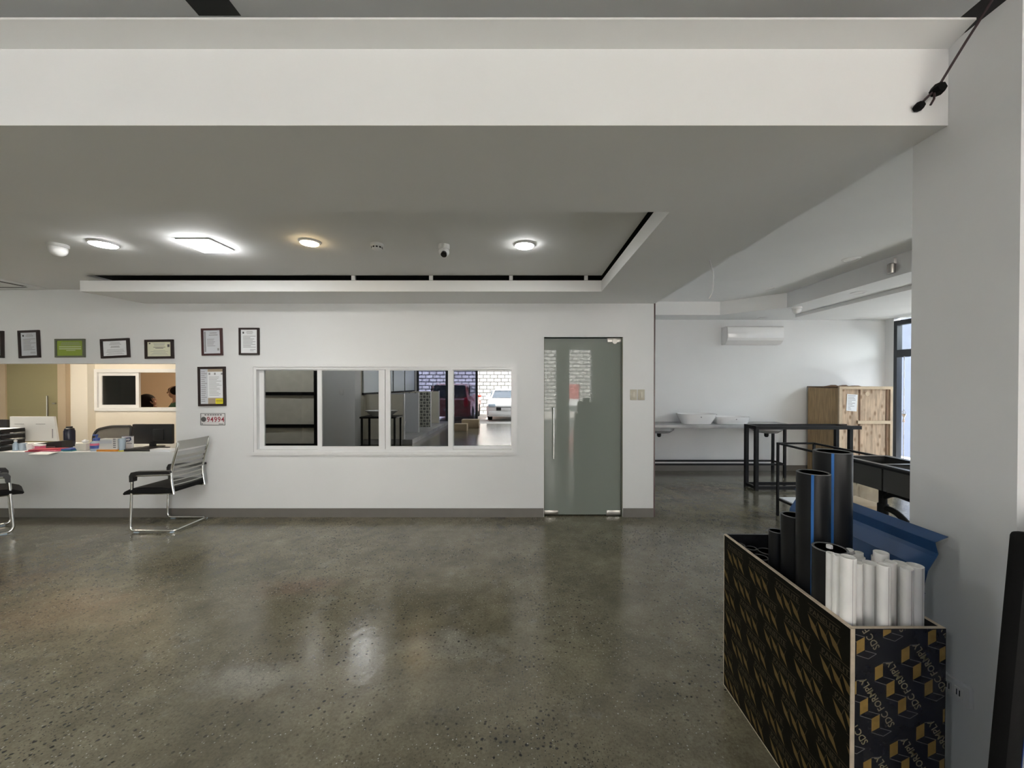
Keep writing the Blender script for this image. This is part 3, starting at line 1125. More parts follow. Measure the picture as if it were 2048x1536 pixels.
def deco_strip(p, a, b, y):
    p.box(-a * .92, -a * .74, y - .0006, y, -b * .85, b * .9, 1)
    lines(p, -a * .5, a * .8, b * .5, b * .85, 2, 1, y, 3, True)
    lines(p, -a * .6, a * .7, -b * .4, b * .3, 6, 1, y, 4)
    p.box(a * .6, a * .8, y - .0006, y, -b * .75, -b * .55, 1)


def deco_big(p, a, b, y):
    p.box(-a, -a * .38, y - .0008, y, -b, b, 7)
    lines(p, -a * .95, -a * .42, -b * .9, b * .9, 16, 1, y - .0008, 8, False, .3)
    p.box(-a * .36, a, y - .0008, y, b * .84, b, 3)
    p.box(-a * .36, a, y - .0008, y, -b, -b * .66, 3)
    p.box(a * .30, a, y - .0014, y, -b, -b * .70, 4)
    lines(p, a * .36, a * .9, -b * .94, -b * .76, 2, 2, y - .0014, 2)
    for q in (-.28, .2, .8):
        p.box(a * q, a * (q + .14), y - .0008, y, b * .66, b * .78, 1)
    lines(p, -a * .25, a * .9, -b * .55, b * .58, 14, 1, y, 9, False, .25)


certificate('picture_frame', 'dark framed document cut off at the left edge of the photo', -27, 662, 10, 716, 0, 'frame_dark', 'paper_grey', .028, deco_letter(11))
certificate('picture_frame', 'portrait letter in a dark frame left of the green certificate', 40, 661, 82, 716, -2.2, 'frame_dark', 'paper_grey', .026, deco_letter(21))
certificate('picture_frame', 'green certificate in a thin olive frame', 113, 678, 172, 715, -.3, 'frame_olive', 'paper_green', .020, deco_green)
certificate('picture_frame', 'tilted landscape white certificate in a dark frame above the inner window', 204, 677.5, 261, 716, -2.6, 'frame_dark', 'paper_white', .026, deco_cert(31))
certificate('picture_frame', 'landscape cream certificate with a small photo above the black monitor', 292, 679.5, 349, 717.5, -.8, 'frame_dark', 'paper_cream', .027, deco_cert(41, True))
certificate('picture_frame', 'portrait letter with a grey margin strip in a maroon frame', 405, 657, 446.5, 711, -1.4, 'frame_maroon', 'paper_grey', .022, deco_strip)
certificate('picture_frame', 'portrait letter in a dark frame above the left end of the sliding window', 479.5, 656, 520, 710, 0, 'frame_dark', 'paper_white', .021, deco_letter(51))
certificate('picture_frame', 'large black frame of papers with a yellow sticker', 398, 733.5, 453, 812, -.6, 'frame_dark', 'paper_white', .026, deco_big)
# number plate
x0, z1 = at(401.5, 826.5, WY)
x1, z0 = at(451, 850.5, WY)
pw, ph = (x1 - x0) / 2, (z1 - z0) / 2
t = thing('number_plate', 'white plate with dark red digits 94994 below the large frame', 'plate', ((x0 + x1) / 2, WY, (z0 + z1) / 2))
m = MB()
m.rbox(-pw, pw, -.004, -.0005, -ph, ph, .002, mi=0)
m.build('plate', 'plate_white', t)
m = MB()
frame_xz(m, -pw, pw, -ph, ph, .006, -.005, -.0041)
for k, dx in enumerate((-.6, -.38, -.17, .03, .22, .42, .64)):
    m.box(pw * dx - .010, pw * dx + .012, -.005, -.0041, ph * .66, ph * .82)
m.lathe([(.020, 0), (.030, 0), (.030, .001), (.020, .001)], (-pw * .74, -.0041, ph * .0), 18, axis='y')
m.box(-pw * .78, -pw * .68, -.005, -.0041, -.008, .012)
m.box(pw * .48, pw * .86, -.005, -.0041, -ph * .84, -ph * .74)
m.box(-pw * .9, -pw * .82, -.005, -.0041, -ph * .84, -ph * .68)
m.build('border', 'plate_edge', t)
m = MB()
sz_ = ph * 1.22
for i, ch in enumerate('94994'):
    for tri in text_tris(ch, sz_):
        m.add([(-pw * .50 + i * pw * .292 + u * .92, -.0048, v - sz_ * .36) for u, v in tri], [(0, 1, 2)])
m.build('digits', 'plate_red', t)
# black knob on the wall behind the chair
x, z = at(403, 928, WY)
t = thing('door_stopper', 'small black knob on the wall behind the chair back', 'knob', (x, WY, z))
MB().lathe([(.010, 0), (.010, -.03), (.021, -.034), (.024, -.05), (.018, -.058), (0, -.06)], (0, 0, 0), 18, M=Matrix.Rotation(R(-90), 4, 'X')).build('stem', 'rubber', t)

# ================================================================== VISITOR CHAIRS
def make_chair(label, loc, rz):
    """sled base visitor chair, front towards +x"""
    t = thing('visitor_chair', label, 'chair', loc, rz, 'chrome visitor chairs at the reception counter')
    r = .0125
    hw = .212
    side = lambda s: [(-.235, s * hw, r + .006), (.232, s * hw, r + .006), (.205, s * hw, .598), (-.195, s * hw, .612)]
    a, b = side(-1), side(1)
    path = [a[3], a[2], a[1], a[0], b[0], b[1], b[2], b[3]]
    MB().tube(bend(path, .055, 6), r, 12).build('sled_frame', 'chrome', t)
    for s in (-1, 1):
        for g0, g1 in ((.14, .19), (-.225, -.19)):
            MB().rbox(g0, g1, s * hw - .012, s * hw + .012, 0, .010, .002).build('glide', 'clear_plastic', t)
        arm = [(.214, .535), (.216, .60), (.196, .636), (.15, .644), (-.165, .652), (-.20, .650), (-.205, .628), (-.165, .622), (.135, .613), (.165, .605), (.178, .585), (.182, .54)]
        MB().prism([(p[0], p[1]) for p in arm], s * hw - .026, s * hw + .026, 'y', smooth=False).build('armrest', 'black_satin', t)
        pts = smooth_path([(-.215, s * hw * .93, .40), (-.202, s * hw * .93, .47), (-.192, s * hw * .93, .56), (-.196, s * hw * .93, .66), (-.222, s * hw * .93, .77), (-.250, s * hw * .93, .87), (-.262, s * hw * .93, .945)], 5)
        MB().tube(pts, .0135, 10).build('back_post', 'chrome', t)
        MB().tube([(.22, s * hw, .405), (.12, s * hw * .9, .405), (-.20, s * hw * .9, .405)], .010, 8).build('seat_rail', 'chrome', t)
    # seat
    prof = [(-.20, .418), (-.205, .44), (-.19, .468), (-.10, .478), (.10, .476), (.22, .462), (.285, .43), (.302, .408), (.292, .396), (.26, .400), (.10, .412)]
    bm = bmesh.new()
    vs = [bm.verts.new((p[0], -.232, p[1])) for p in prof]
    f = bm.faces.new(vs)
    ex = bmesh.ops.extrude_face_region(bm, geom=[f])
    for v in ex['geom']:
        if isinstance(v, bmesh.types.BMVert):
            v.co.y = .232
    bmesh.ops.bevel(bm, geom=[e for e in bm.edges if abs(e.verts[0].co.y - e.verts[1].co.y) < 1e-5], offset=.014, segments=3, affect='EDGES')
    MB().bm(bm, 0, True).build('seat', 'black_leather', t)
    # back slats, curved across the width
    def bx(z):
        k = [(.40, -.215), (.47, -.202), (.56, -.192), (.66, -.196), (.77, -.222), (.87, -.250), (.945, -.262)]
        for (z0, x0), (z1, x1) in zip(k, k[1:]):
            if z <= z1:
                return x0 + (x1 - x0) * (z - z0) / (z1 - z0)
        return k[-1][1]

    bands = [(.488, .497), (.532, .542), (.578, .592), (.622, .640), (.668, .694), (.716, .745), (.768, .800), (.850, .866), (.872, .962)]
    for i, (z0, z1) in enumerate(bands):
        m = MB()
        n = 10
        vs, fs = [], []
        for j in range(n + 1):
            u = -1 + 2 * j / n
            y = u * hw * .95
            sag = -.022 * (1 - u * u)
            for z in (z0, z1):
                for th in (0, .006):
                    vs.append((bx(z) + sag + th - .003, y, z))
        for j in range(n):
            o = j * 4
            fs += [(o, o + 4, o + 6, o + 2), (o + 1, o + 3, o + 7, o + 5), (o, o + 1, o + 5, o + 4), (o + 2, o + 6, o + 7, o + 3)]
        fs += [(0, 2, 3, 1), (4 * n, 4 * n + 1, 4 * n + 3, 4 * n + 2)]
        m.add(vs, fs, 0, True)
        m.build('back_slat', 'grey_mesh' if i != 7 else 'chrome', t)
    # dark gauze behind the slats
    m = MB()
    vs, fs = [], []
    zs = [.47, .56, .66, .77, .87]
    for z in zs:
        for j in range(11):
            u = -1 + .2 * j
            vs.append((bx(z) - .022 * (1 - u * u) + .006, u * hw * .93, z))
    for i in range(4):
        for j in range(10):
            a_ = i * 11 + j
            fs.append((a_, a_ + 1, a_ + 12, a_ + 11))
    m.add(vs, fs, 0, True)
    m.build('back_gauze', 'chair_gauze', t)
    return t


make_chair('black seated chrome visitor chair facing left below the black monitor', (-3.885, 4.235, 0), math.pi)
c2 = make_chair('black seated chrome visitor chair cut off at the left edge', (-5.64, 3.95, 0), math.atan2(.818, .575))

# ================================================================== RECEPTION COUNTER AND DESK
CT = obot                       # counter top height
top = MB().box(LX, ox1 - .002, WY - .006, WY + .75, CT - .03, CT)
tag(top.build('counter_top', 'wall_paint'), 'white reception counter top under the papers and monitors', 'counter')


def dk_at(px, Y, py=905):
    return at(px, py, Y)[0]


# black monitor (back side) at the right
Y = 4.86
x0, z1 = at(267, 848, Y)
x1, z0 = at(347, 893, Y)
cxm = (x0 + x1) / 2
t = thing('monitor', 'black monitor seen from behind at the right end of the counter', 'monitor', (cxm, Y, CT))
m = MB().rbox(x0 - cxm, x1 - cxm, -.02, .02, z0 - CT + .035, z1 - CT, .01)
m.rbox(.02, (x1 - cxm) * .62, -.035, -.02, z0 - CT + .08, z1 - CT - .06, .01)
m.build('screen_housing', 'black_plastic', t)
MB().rbox(-.03, .03, -.03, .01, .01, z0 - CT + .07, .006).build('stand', 'black_plastic', t)
MB().lathe([(.11, 0), (.11, .008), (.09, .014), (0, .016)], (0, 0, 0), 28).build('foot', 'black_plastic', t)
# white all in one computer
Y = 5.0
xa_, za = at(22, 833, Y)
xb_, zb = at(117, 886, Y)
cxm = (xa_ + xb_) / 2
t = thing('computer', 'white all in one computer seen from behind on the counter', 'computer', (cxm, Y, CT))
m = MB()
hw_ = (xb_ - xa_) / 2
ht = za - CT
m.prism([(-hw_ * 1.0, .055), (hw_ * 1.0, .055), (hw_ * .86, ht), (-hw_ * 1.0, ht)], -.012, .012, 'y')
m.build('screen_housing', 'white_plastic', t)
for a_, b_, c_, d_ in ((-.8, -.4, .10, .094), (.1, .5, .10, .094), (.78, .82, .28, .16)):
    MB().box(hw_ * a_, hw_ * b_, -.0135, -.0121, ht - c_, ht - d_).build('vent_slot', 'ink', t)
MB().rbox(-hw_ * .5, -hw_ * .33, -.10, -.012, ht - .30, ht - .16, .01).rbox(-hw_ * .56, -hw_ * .34, -.10, -.07, .005, ht - .28, .008).build('stand', 'steel', t)
MB().rbox(-hw_ * .75, -hw_ * .15, -.16, .04, 0, .008, .003).build('foot', 'steel', t)
# black monitor top at the very left and paper trays
Y = 5.05
x1, z1 = at(17, 839, Y)
t = thing('monitor', 'black monitor cut off at the left edge behind the paper trays', 'monitor', (x1 - .25, Y, CT))
MB().rbox(-.25, .25, -.02, .02, .10, z1 - CT, .01).build('screen_housing', 'black_plastic', t)
MB().rbox(-.03, .03, -.02, .01, .01, .15, .006).build('stand', 'black_plastic', t)
MB().rbox(-.12, .12, -.08, .08, 0, .012, .004).build('foot', 'black_plastic', t)
Y = 4.66
x1 = dk_at(27, Y)
t = thing('paper_tray', 'stack of black desk trays holding white paper at the left edge', 'desk tray', (x1 - .16, Y, CT))
for k in range(4):
    z = .07 * k
    MB().box(-.16, .16, -.11, .11, z, z + .006).box(-.16, -.152, -.11, .11, z, z + .045).box(.152, .16, -.11, .11, z, z + .045).box(-.15, .15, -.112, -.106, z, z + .035).build('tray', 'black_plastic', t)
    MB().box(-.145, .15, -.13 if k in (1, 3) else -.10, .10, z + .037, z + .046).build('paper_stack', 'paper_white', t)
# thermos flask
Y = 4.9
x, _ = at(139, 900, Y)
zt = at(139, 853, Y)[1] - CT
t = thing('flask', 'navy blue flask right of the white computer', 'flask', (x, Y, CT))
MB().lathe([(.048, 0), (.052, .01), (.052, zt * .78), (.045, zt * .86)], (0, 0, 0), 24).build('body', 'bottle_navy', t)
MB().lathe([(.045, zt * .86), (.045, zt * .9), (.030, zt * .93), (.030, zt), (0, zt)], (0, 0, 0), 24).build('cap', 'black_plastic', t)
# low black printer/keyboard behind the magazines
Y = 4.85
xa_, xb_ = dk_at(86, Y), dk_at(148, Y)
t = thing('card_terminal', 'low black office machine in front of the flask', 'office machine', ((xa_ + xb_) / 2, Y - .04, CT))
w_ = (xb_ - xa_) / 2
MB().prism([(-w_, 0), (w_, 0), (w_, .095), (w_ * .3, .085), (-w_, .05)], -.09, .03, 'y').build('body', 'black_plastic', t)
MB().box(-w_ * .2, w_ * .6, -.0935, -.0901, .02, .03).build('slot', 'steel', t)
# small bottles and cups
for px, py, Y, rr, m_, lb in ((31, 877, 4.60, .024, 'clear_plastic', 'small clear pump bottle beside the black trays'),):
    x, z1 = at(px, py, Y)
    h = z1 - CT
    t = thing('bottle', lb, 'bottle', (x, Y, CT))
    MB().lathe([(rr, 0), (rr, h * .55), (rr * .45, h * .68), (rr * .45, h * .75)], (0, 0, 0), 18).build('body', m_, t)
    MB().lathe([(rr * .6, h * .74), (rr * .6, h * .85), (.005, h * .87), (.005, h)], (0, 0, 0), 14).rbox(-.006, .03, -.006, .006, h * .94, h, .002).build('pump', 'white_plastic', t)
for px, w_, h, m_, lb in ((46, .035, .085, 'clear_plastic', 'clear glass nearest the pump bottle'), (60, .032, .080, 'white_plastic', 'white cup holder in front of the white computer')):
    t = thing('cup', lb, 'cup', (dk_at(px, 4.62), 4.62, CT))
    MB().lathe([(w_ * .8, 0), (w_, h), (w_ * .9, h), (w_ * .72, .006), (0, .006)], (0, 0, 0), 20).build('body', m_, t)
    MB().tube([(w_ * .9, 0, h * .75), (w_ * 1.5, 0, h * .7), (w_ * 1.5, 0, h * .3), (w_ * .85, 0, h * .25)], .005, 8).build('handle', m_, t)
# mouse sized things
t = thing('stamp_box', 'small red and white box in front of the white computer', 'box', (dk_at(78, 4.66), 4.66, CT))
MB().rbox(-.06, .05, -.03, .03, 0, .045, .004).build('box', 'pink', t)
MB().rbox(-.062, .052, -.032, .032, .045, .062, .004).build('lid', 'paper_white', t)
# magazines
t = thing('magazine_pile', 'red magazines lying on the counter edge', 'magazine', (dk_at(98, 4.58), 4.58, CT))
for k, (a, b, rz, m_) in enumerate(((.19, .07, 3, 'red_gloss'), (.17, .07, -4, 'pink'), (.15, .065, 8, 'red_gloss'))):
    MB().box(-a, a, -b, b, .009 * k, .009 * k + .008, M=Matrix.Rotation(R(rz), 4, 'Z')).build('magazine', m_, t)
x = dk_at(95, WY - .02)
p = MB()
pv, pf = [], []
for i in range(7):
    u = i / 6
    yy = .10 - .20 * u
    zz = -.002 - (.030 * max(0, u - .55) ** 1.3)
    pv += [(-.11, yy, zz), (.11, yy - .0, zz - .004 * u)]
for i in range(6):
    pf.append((2 * i, 2 * i + 1, 2 * i + 3, 2 * i + 2))
p.add(pv, pf, 0, True)
p.add([(v[0], v[1], v[2] + .0012) for v in pv], pf, 0, True)
o = p.build('leaflet', 'paper_white', None, (x, WY - .01, CT + .005))
tag(o, 'white leaflet hanging over the counter edge below the red magazines', 'leaflet')
t = thing('folder', 'teal folder flat on the counter right of the magazines', 'folder', (dk_at(146, 4.6), 4.6, CT))
MB().box(-.075, .055, -.06, .06, 0, .014).build('cover', 'teal', t)
MB().box(-.07, .045, -.061, .05, .0141, .03).build('paper_stack', 'label_blue', t)
# tissue box
t = thing('tissue_box', 'cream tissue box on the counter', 'box', (dk_at(171, 4.64), 4.64, CT))
MB().rbox(-.07, .06, -.05, .05, 0, .085, .004).build('carton', 'cream_plastic', t)
MB().lathe([(.02, .085), (.035, .11), (.012, .125), (0, .13)], (0, 0, 0), 9, smooth=False).build('tissue', 'paper_white', t)
# hand gel bottle
Y = 4.60
x, z1 = at(193, 869, Y)
h = z1 - CT
t = thing('gel_bottle', 'blue and pink labelled gel bottle right of the tissue box', 'bottle', (x, Y, CT))
MB().lathe([(.048, 0), (.055, .012), (.055, h * .50), (.040, h * .58), (.03, h * .62)], (0, 0, 0), 22).build('body', 'clear_plastic', t)
MB().lathe([(.0557, .03), (.0557, h * .34)], (0, 0, 0), 22).build('label', 'label_blue', t)
MB().lathe([(.0557, h * .34), (.0557, h * .47)], (0, 0, 0), 22).build('label_band', 'pink', t)
m = MB()
m.lathe([(.03, h * .62), (.030, h * .78), (.010, h * .80), (.010, h * .92)], (0, 0, 0), 16)
m.rbox(-.035, .012, -.012, .012, h * .92, h, .004)
m.build('pump', 'label_blue', t)
# card box with buttons and orange base
Y = 4.575
xa_, xb_ = dk_at(202, Y), dk_at(241, Y)
t = thing('desk_phone', 'white desk device with grey buttons on an orange pad', 'office machine', ((xa_ + xb_) / 2, Y, CT))
w_ = (xb_ - xa_) / 2
hz_ = at(220, 877, Y)[1] - CT
MB().rbox(-w_, w_, -.05, .05, 0, .022, .003).build('pad', 'orange', t)
MB().prism([(-w_ * .95, .022), (w_ * .95, .022), (w_ * .95, hz_), (-w_ * .8, hz_)], -.03, .03, 'y').build('housing', 'white_plastic', t)
m = MB()
for k in range(5):
    m.box(w_ * .55, w_ * .8, -.033, -.0301, .04 + .024 * k, .054 + .024 * k)
m.build('buttons', 'ink', t)
MB().box(-w_ * .8, w_ * .4, -.0335, -.0301, hz_ * .62, hz_ * .9).build('display', 'paper_grey', t)
# glass and card stand
t = thing('tumbler', 'clear tumbler with a yellow base between the white device and the card stand', 'cup', (dk_at(243, 4.56, 905) + .01, 4.56, CT))
MB().lathe([(.026, 0), (.034, .15), (.031, .15), (.022, .01), (0, .01)], (0, 0, 0), 18).build('body', 'clear_plastic', t)
MB().lathe([(.036, 0), (.036, .012), (.026, .0121)], (0, 0, 0), 18).build('base_ring', 'yellow', t)
Y = 4.69
xa_, xb_ = dk_at(245, Y), dk_at(268, Y)
hz_ = at(255, 872, Y)[1] - CT
w_ = (xb_ - xa_) / 2
t = thing('card_stand', 'white upright card stand with a navy emblem left of the black monitor', 'stand', ((xa_ + xb_) / 2, Y, CT))
MB().box(-w_, w_, -.008, 0, .01, hz_).build('card', 'paper_white', t)
MB().box(-w_, w_, -.04, .04, 0, .010).build('base', 'black_plastic', t)
m = MB()
m.prism([(-w_ * .5, hz_ * .55), (w_ * .1, hz_ * .6), (w_ * .1, hz_ * .68), (-w_ * .3, hz_ * .66), (-w_ * .35, hz_ * .80), (w_ * .4, hz_ * .84), (w_ * .5, hz_ * .72), (w_ * .15, hz_ * .66), (w_ * .2, hz_ * .58), (w_ * .68, hz_ * .70), (w_ * .6, hz_ * .92), (-w_ * .5, hz_ * .88)], -.0095, -.0081, 'y')
m.box(-w_, w_, -.0092, -.0081, hz_ * .965, hz_)
m.box(-w_ * .1, w_ * .8, -.0092, -.0081, hz_ * .42, hz_ * .45)
m.build('emblem', 'navy', t)
# laptop and paper under the black monitor
t = thing('laptop', 'closed black laptop under the black monitor', 'laptop', (dk_at(296, 4.64), 4.64, CT))
MB().rbox(-.19, .19, -.10, .09, 0, .014, .004).build('base', 'black_plastic', t)
MB().rbox(-.19, .19, -.10, .09, .0145, .024, .003).build('lid', 'black_satin', t)
o = MB().rbox(-.12, .12, -.06, .05, 0, .030, .002).build('paper_box', 'paper_white', None, (dk_at(331, 4.58), 4.57, CT))
tag(o, 'white flat paper box at the right end of the counter', 'box')
# office chair behind the desk
Y = 5.35
xa_, z0 = at(187, 880, Y)
xb_, z1 = at(263, 852, Y)
xm = (xa_ + xb_) / 2
t = thing('office_chair', 'black office chair with grey mesh back behind the counter', 'chair', (xm, Y, 0))
w_ = (xb_ - xa_) / 2
fr = [(-w_ * .96, .62), (-w_, z1 - .14), (-w_ * .8, z1 - .05), (-w_ * .1, z1 - .008), (w_ * .9, z1), (w_, z1 - .02), (w_ * .93, z1 - .2), (w_ * .8, .62)]
MB().tube(bend([(x, 0, z) for x, z in fr], .05, 4), .018, 10, closed=True).build('back_frame', 'black_plastic', t)
m = MB()
m.prism(fr, -.003, .003, 'y')
m.build('back_mesh', 'chair_mesh_dark', t)
MB().rbox(-.25, .25, .02, .50, .44, .52, .03).build('seat', 'black_leather', t)
MB().tube([(0, .25, .08), (0, .25, .45)], .03, 12).tube([(0, .25, .44), (0, .0, .46), (0, -.01, .70)], .02, 8).build('column', 'black_plastic', t)
m = MB()
for k in range(5):
    a = k * 2 * math.pi / 5
    m.tube([(0, .25, .09), (.29 * math.cos(a), .25 + .29 * math.sin(a), .06)], [.025, .015], 8)
    m.ell((.29 * math.cos(a), .25 + .29 * math.sin(a), .03), (.025, .025, .03))
m.build('star_base', 'black_plastic', t)


# ------------------------------------------------------------------ people in the back room
def skin_body(name, joints, edges, root, m_, parent=None):
    me = bpy.data.meshes.new(name)
    me.from_pydata([j[0] for j in joints], edges, [])
    o = bpy.data.objects.new(name, me)
    COL.objects.link(o)
    o.modifiers.new('s', 'SKIN')
    for i, j in enumerate(joints):
        r = j[1]
        me.skin_vertices[0].data[i].radius = r if isinstance(r, tuple) else (r, r)
    me.skin_vertices[0].data[root].use_root = True
    sb = o.modifiers.new('u', 'SUBSURF')
    sb.levels = sb.render_levels = 2
    dg = bpy.context.evaluated_depsgraph_get()
    m2 = bpy.data.meshes.new_from_object(o.evaluated_get(dg))
    bpy.data.objects.remove(o)
    for p in m2.polygons:
        p.use_smooth = True
    m2.materials.clear()
    m2.materials.append(MATS[m_])
    o2 = bpy.data.objects.new(name, m2)
    COL.objects.link(o2)
    o2.parent = parent
    return o2


def head_mesh(c, s=1.0, yaw=0.0):
    """a head with brow, nose, chin and ears; face towards -y before the yaw"""
    m = MB()
    M = Matrix.Translation(c) @ Matrix.Rotation(yaw, 4, 'Z') @ Matrix.Scale(s, 4)
    m.ell((0, 0, .015), (.075, .095, .105), M=M)
    m.ell((0, -.035, -.055), (.055, .055, .062), M=M)
    m.tube([(0, -.092, .02), (0, -.112, -.018), (0, -.098, -.026)], [.008, .013, .008], 8, M=M)
    for sx_ in (-1, 1):
        m.ell((sx_ * .077, .01, -.005), (.010, .022, .032), M=M)
        m.ell((sx_ * .030, -.083, .012), (.012, .008, .008), M=M)
    m.tube([(-.022, -.088, -.055), (0, -.094, -.056), (.022, -.088, -.055)], .006, 6, M=M)
    return m


def person(name, label, base, parts):
    return thing(name, label, 'person', base)


PYY = 7.35
x, z = at(294, 788, PYY)
t = thing('person', 'seated person with long dark hair seen from behind in the inner window', 'person', (x, PYY, 0))
hz = z - .13
skin_body('body', [((0, .02, .50), (.16, .12)), ((0, .01, .75), (.145, .10)), ((0, 0, 1.0 + hz - 1.25), (.165, .10)), ((0, 0, hz - .15), .05), ((0, -.005, hz - .03), (.075, .085)), ((0, -.01, hz + .05), (.075, .085)), ((0, .0, hz + .10), .04),
                   ((.19, 0, hz - .24), .05), ((.25, -.02, hz - .45), .043), ((.22, -.03, hz - .25), .035), ((.165, -.02, hz - .075), .025),
                   ((-.19, 0, hz - .24), .05), ((-.24, -.03, hz - .48), .042), ((-.18, -.24, hz - .52), .032)],
          [(0, 1), (1, 2), (2, 3), (3, 4), (4, 5), (5, 6), (2, 7), (7, 8), (8, 9), (9, 10), (2, 11), (11, 12), (12, 13)], 0, 'skin', t)
m = MB()
m.ell((0, -.01, hz + .005), (.138, .125, .128))
m.ell((0, .0, hz - .13), (.15, .10, .17))
m.build('hair', 'hair', t)
m = MB()
m.lathe([(.05, hz - .17), (.15, hz - .22), (.20, hz - .30), (.175, .75), (.17, .5)], (0, .01, 0), 20, M=Matrix.Diagonal((1.08, .68, 1, 1)))
m.build('top_garment', 'shirt_dark', t)
m = MB()
hc = Vector((.165, -.02, hz - .055))
m.ell(hc + Vector((0, 0, .015)), (.017, .036, .044))
for k, (dy, ln, up) in enumerate(((-.028, .060, .8), (-.010, .074, .95), (.010, .070, 1.0), (.028, .056, .9))):
    b = hc + Vector((0, dy, .045))
    m.tube([b, b + Vector((-.006, dy * .3, ln * .5)), b + Vector((-.022, dy * .35, ln * .95))], [.009, .0085, .006], 8)
m.tube([hc + Vector((0, -.03, .0)), hc + Vector((-.018, -.05, .025)), hc + Vector((-.03, -.055, .05))], [.010, .009, .007], 8)
m.build('hand', 'skin', t)
st = thing('stool', 'plain stool under the seated person in the back room', 'stool', (x, PYY + .02, 0))
MB().lathe([(.19, .36), (.19, .40), (.17, .415), (0, .42)], (0, 0, 0), 24).build('seat', 'black_plastic', st)
for k in range(4):
    a = math.pi / 4 + k * math.pi / 2
    MB().tube([(.11 * math.cos(a), .11 * math.sin(a), .37), (.17 * math.cos(a), .17 * math.sin(a), 0)], .012, 8).build('leg', 'chrome', st)

x, z = at(352, 773, PYY + .1)
hz = z - .125
t = thing('person', 'person with short dark hair and green shirt leaning at the window edge', 'person', (x, PYY + .1, 0))
skin_body('body', [((.16, .05, .78), (.15, .11)), ((.12, .04, 1.0), (.15, .10)), ((.05, .02, hz - .24), (.15, .10)), ((.01, 0, hz - .12), .052), ((-.005, -.005, hz - .03), (.07, .08)), ((-.01, -.01, hz + .05), (.073, .083)), ((-.01, 0, hz + .10), .04),
                   ((.22, 0, hz - .28), .05), ((.27, -.05, hz - .5), .04), ((.22, -.25, hz - .6), .03),
                   ((-.12, 0, hz - .30), .05), ((-.16, -.06, hz - .52), .04), ((-.14, -.26, hz - .58), .03),
                   ((.25, .05, .74), .09), ((.26, .03, .42), .06), ((.26, .07, .06), .04), ((.07, .05, .74), .09), ((.08, .03, .42), .06), ((.08, .07, .06), .04)],
          [(0, 1), (1, 2), (2, 3), (3, 4), (4, 5), (5, 6), (2, 7), (7, 8), (8, 9), (2, 10), (10, 11), (11, 12), (0, 13), (13, 14), (14, 15), (0, 16), (16, 17), (17, 18)], 0, 'skin', t)
head_mesh((-.012, -.01, hz + .02), 1.0, R(-55)).build('face', 'skin', t)
m = MB()
m.ell((.005, .012, hz + .04), (.108, .112, .10))
m.ell((-.06, -.0, hz + .055), (.066, .08, .062))
m.build('hair', 'hair', t)
m = MB()
m.lathe([(.055, hz - .13), (.13, hz - .18), (.185, hz - .27), (.17, hz - .45), (.17, .80)], (.06, .02, 0), 20, M=Matrix.Diagonal((1.08, .70, 1, 1)))
m.build('shirt', 'shirt_green', t)
m = MB()
for lx in (.075, .255):
    m.tube([(lx, .05, .82), (lx, .04, .42), (lx, .06, .05)], [.10, .075, .06], 14)
m.build('trousers', 'navy', t)
m = MB()
for lx in (.075, .255):
    m.rbox(lx - .045, lx + .045, -.10, .13, 0, .07, .02)
m.build('shoes', 'black_satin', t)
# blind bedside the window pane
# ================================================================== FAR ROOM FURNITURE
# basin counter against the back wall
FYn, FYf = yz(955, 0), yz(945, 0) - .06
t = thing('basin_counter', 'long grey counter on a black steel frame along the far wall', 'counter', (0, 0, 0))
xr = at(1569, 955, FYn)[0]
ctz = at(1420, 849, FYn)[1]
MB().rbox(RX + .02, xr + .14, FYn - .10, BY - .02, ctz - .055, ctz, .006).build('slab', 'slab_grey', t)
for nm, y in (('front', FYn), ('back', FYf)):
    MB().box(RX + .02, xr, y - .014, y + .014, .205, .233).build('rail', 'black_steel', t)
    MB().box(xr - .018, xr + .018, y - .018, y + .018, 0, ctz - .056).build('leg', 'black_steel', t)
    MB().box(RX + .03, RX + .066, y - .018, y + .018, 0, ctz - .056).build('leg', 'black_steel', t)
MB().box(xr - .012, xr + .012, FYn, FYf, .206, .232).build('rail', 'black_steel', t)
# under mounted bowls
for px, lb in ((1325, 'grey underside bowl at the left end of the far counter'), (1545, 'grey underside bowl near the right end of the far counter')):
    x = at(px, 860, FYn)[0]
    y = FYn + .16
    m = MB().lathe([(.25, ctz - .056), (.24, ctz - .10), (.17, ctz - .15), (.06, ctz - .165), (0, ctz - .165)], (x, y, 0), 24)
    m.build('sink_bowl', 'slab_grey', t)
    MB().lathe([(.035, ctz - .16), (.035, ctz - .21), (.02, ctz - .23), (0, ctz - .23)], (x, y, 0), 14).build('drain', 'black_steel', t)
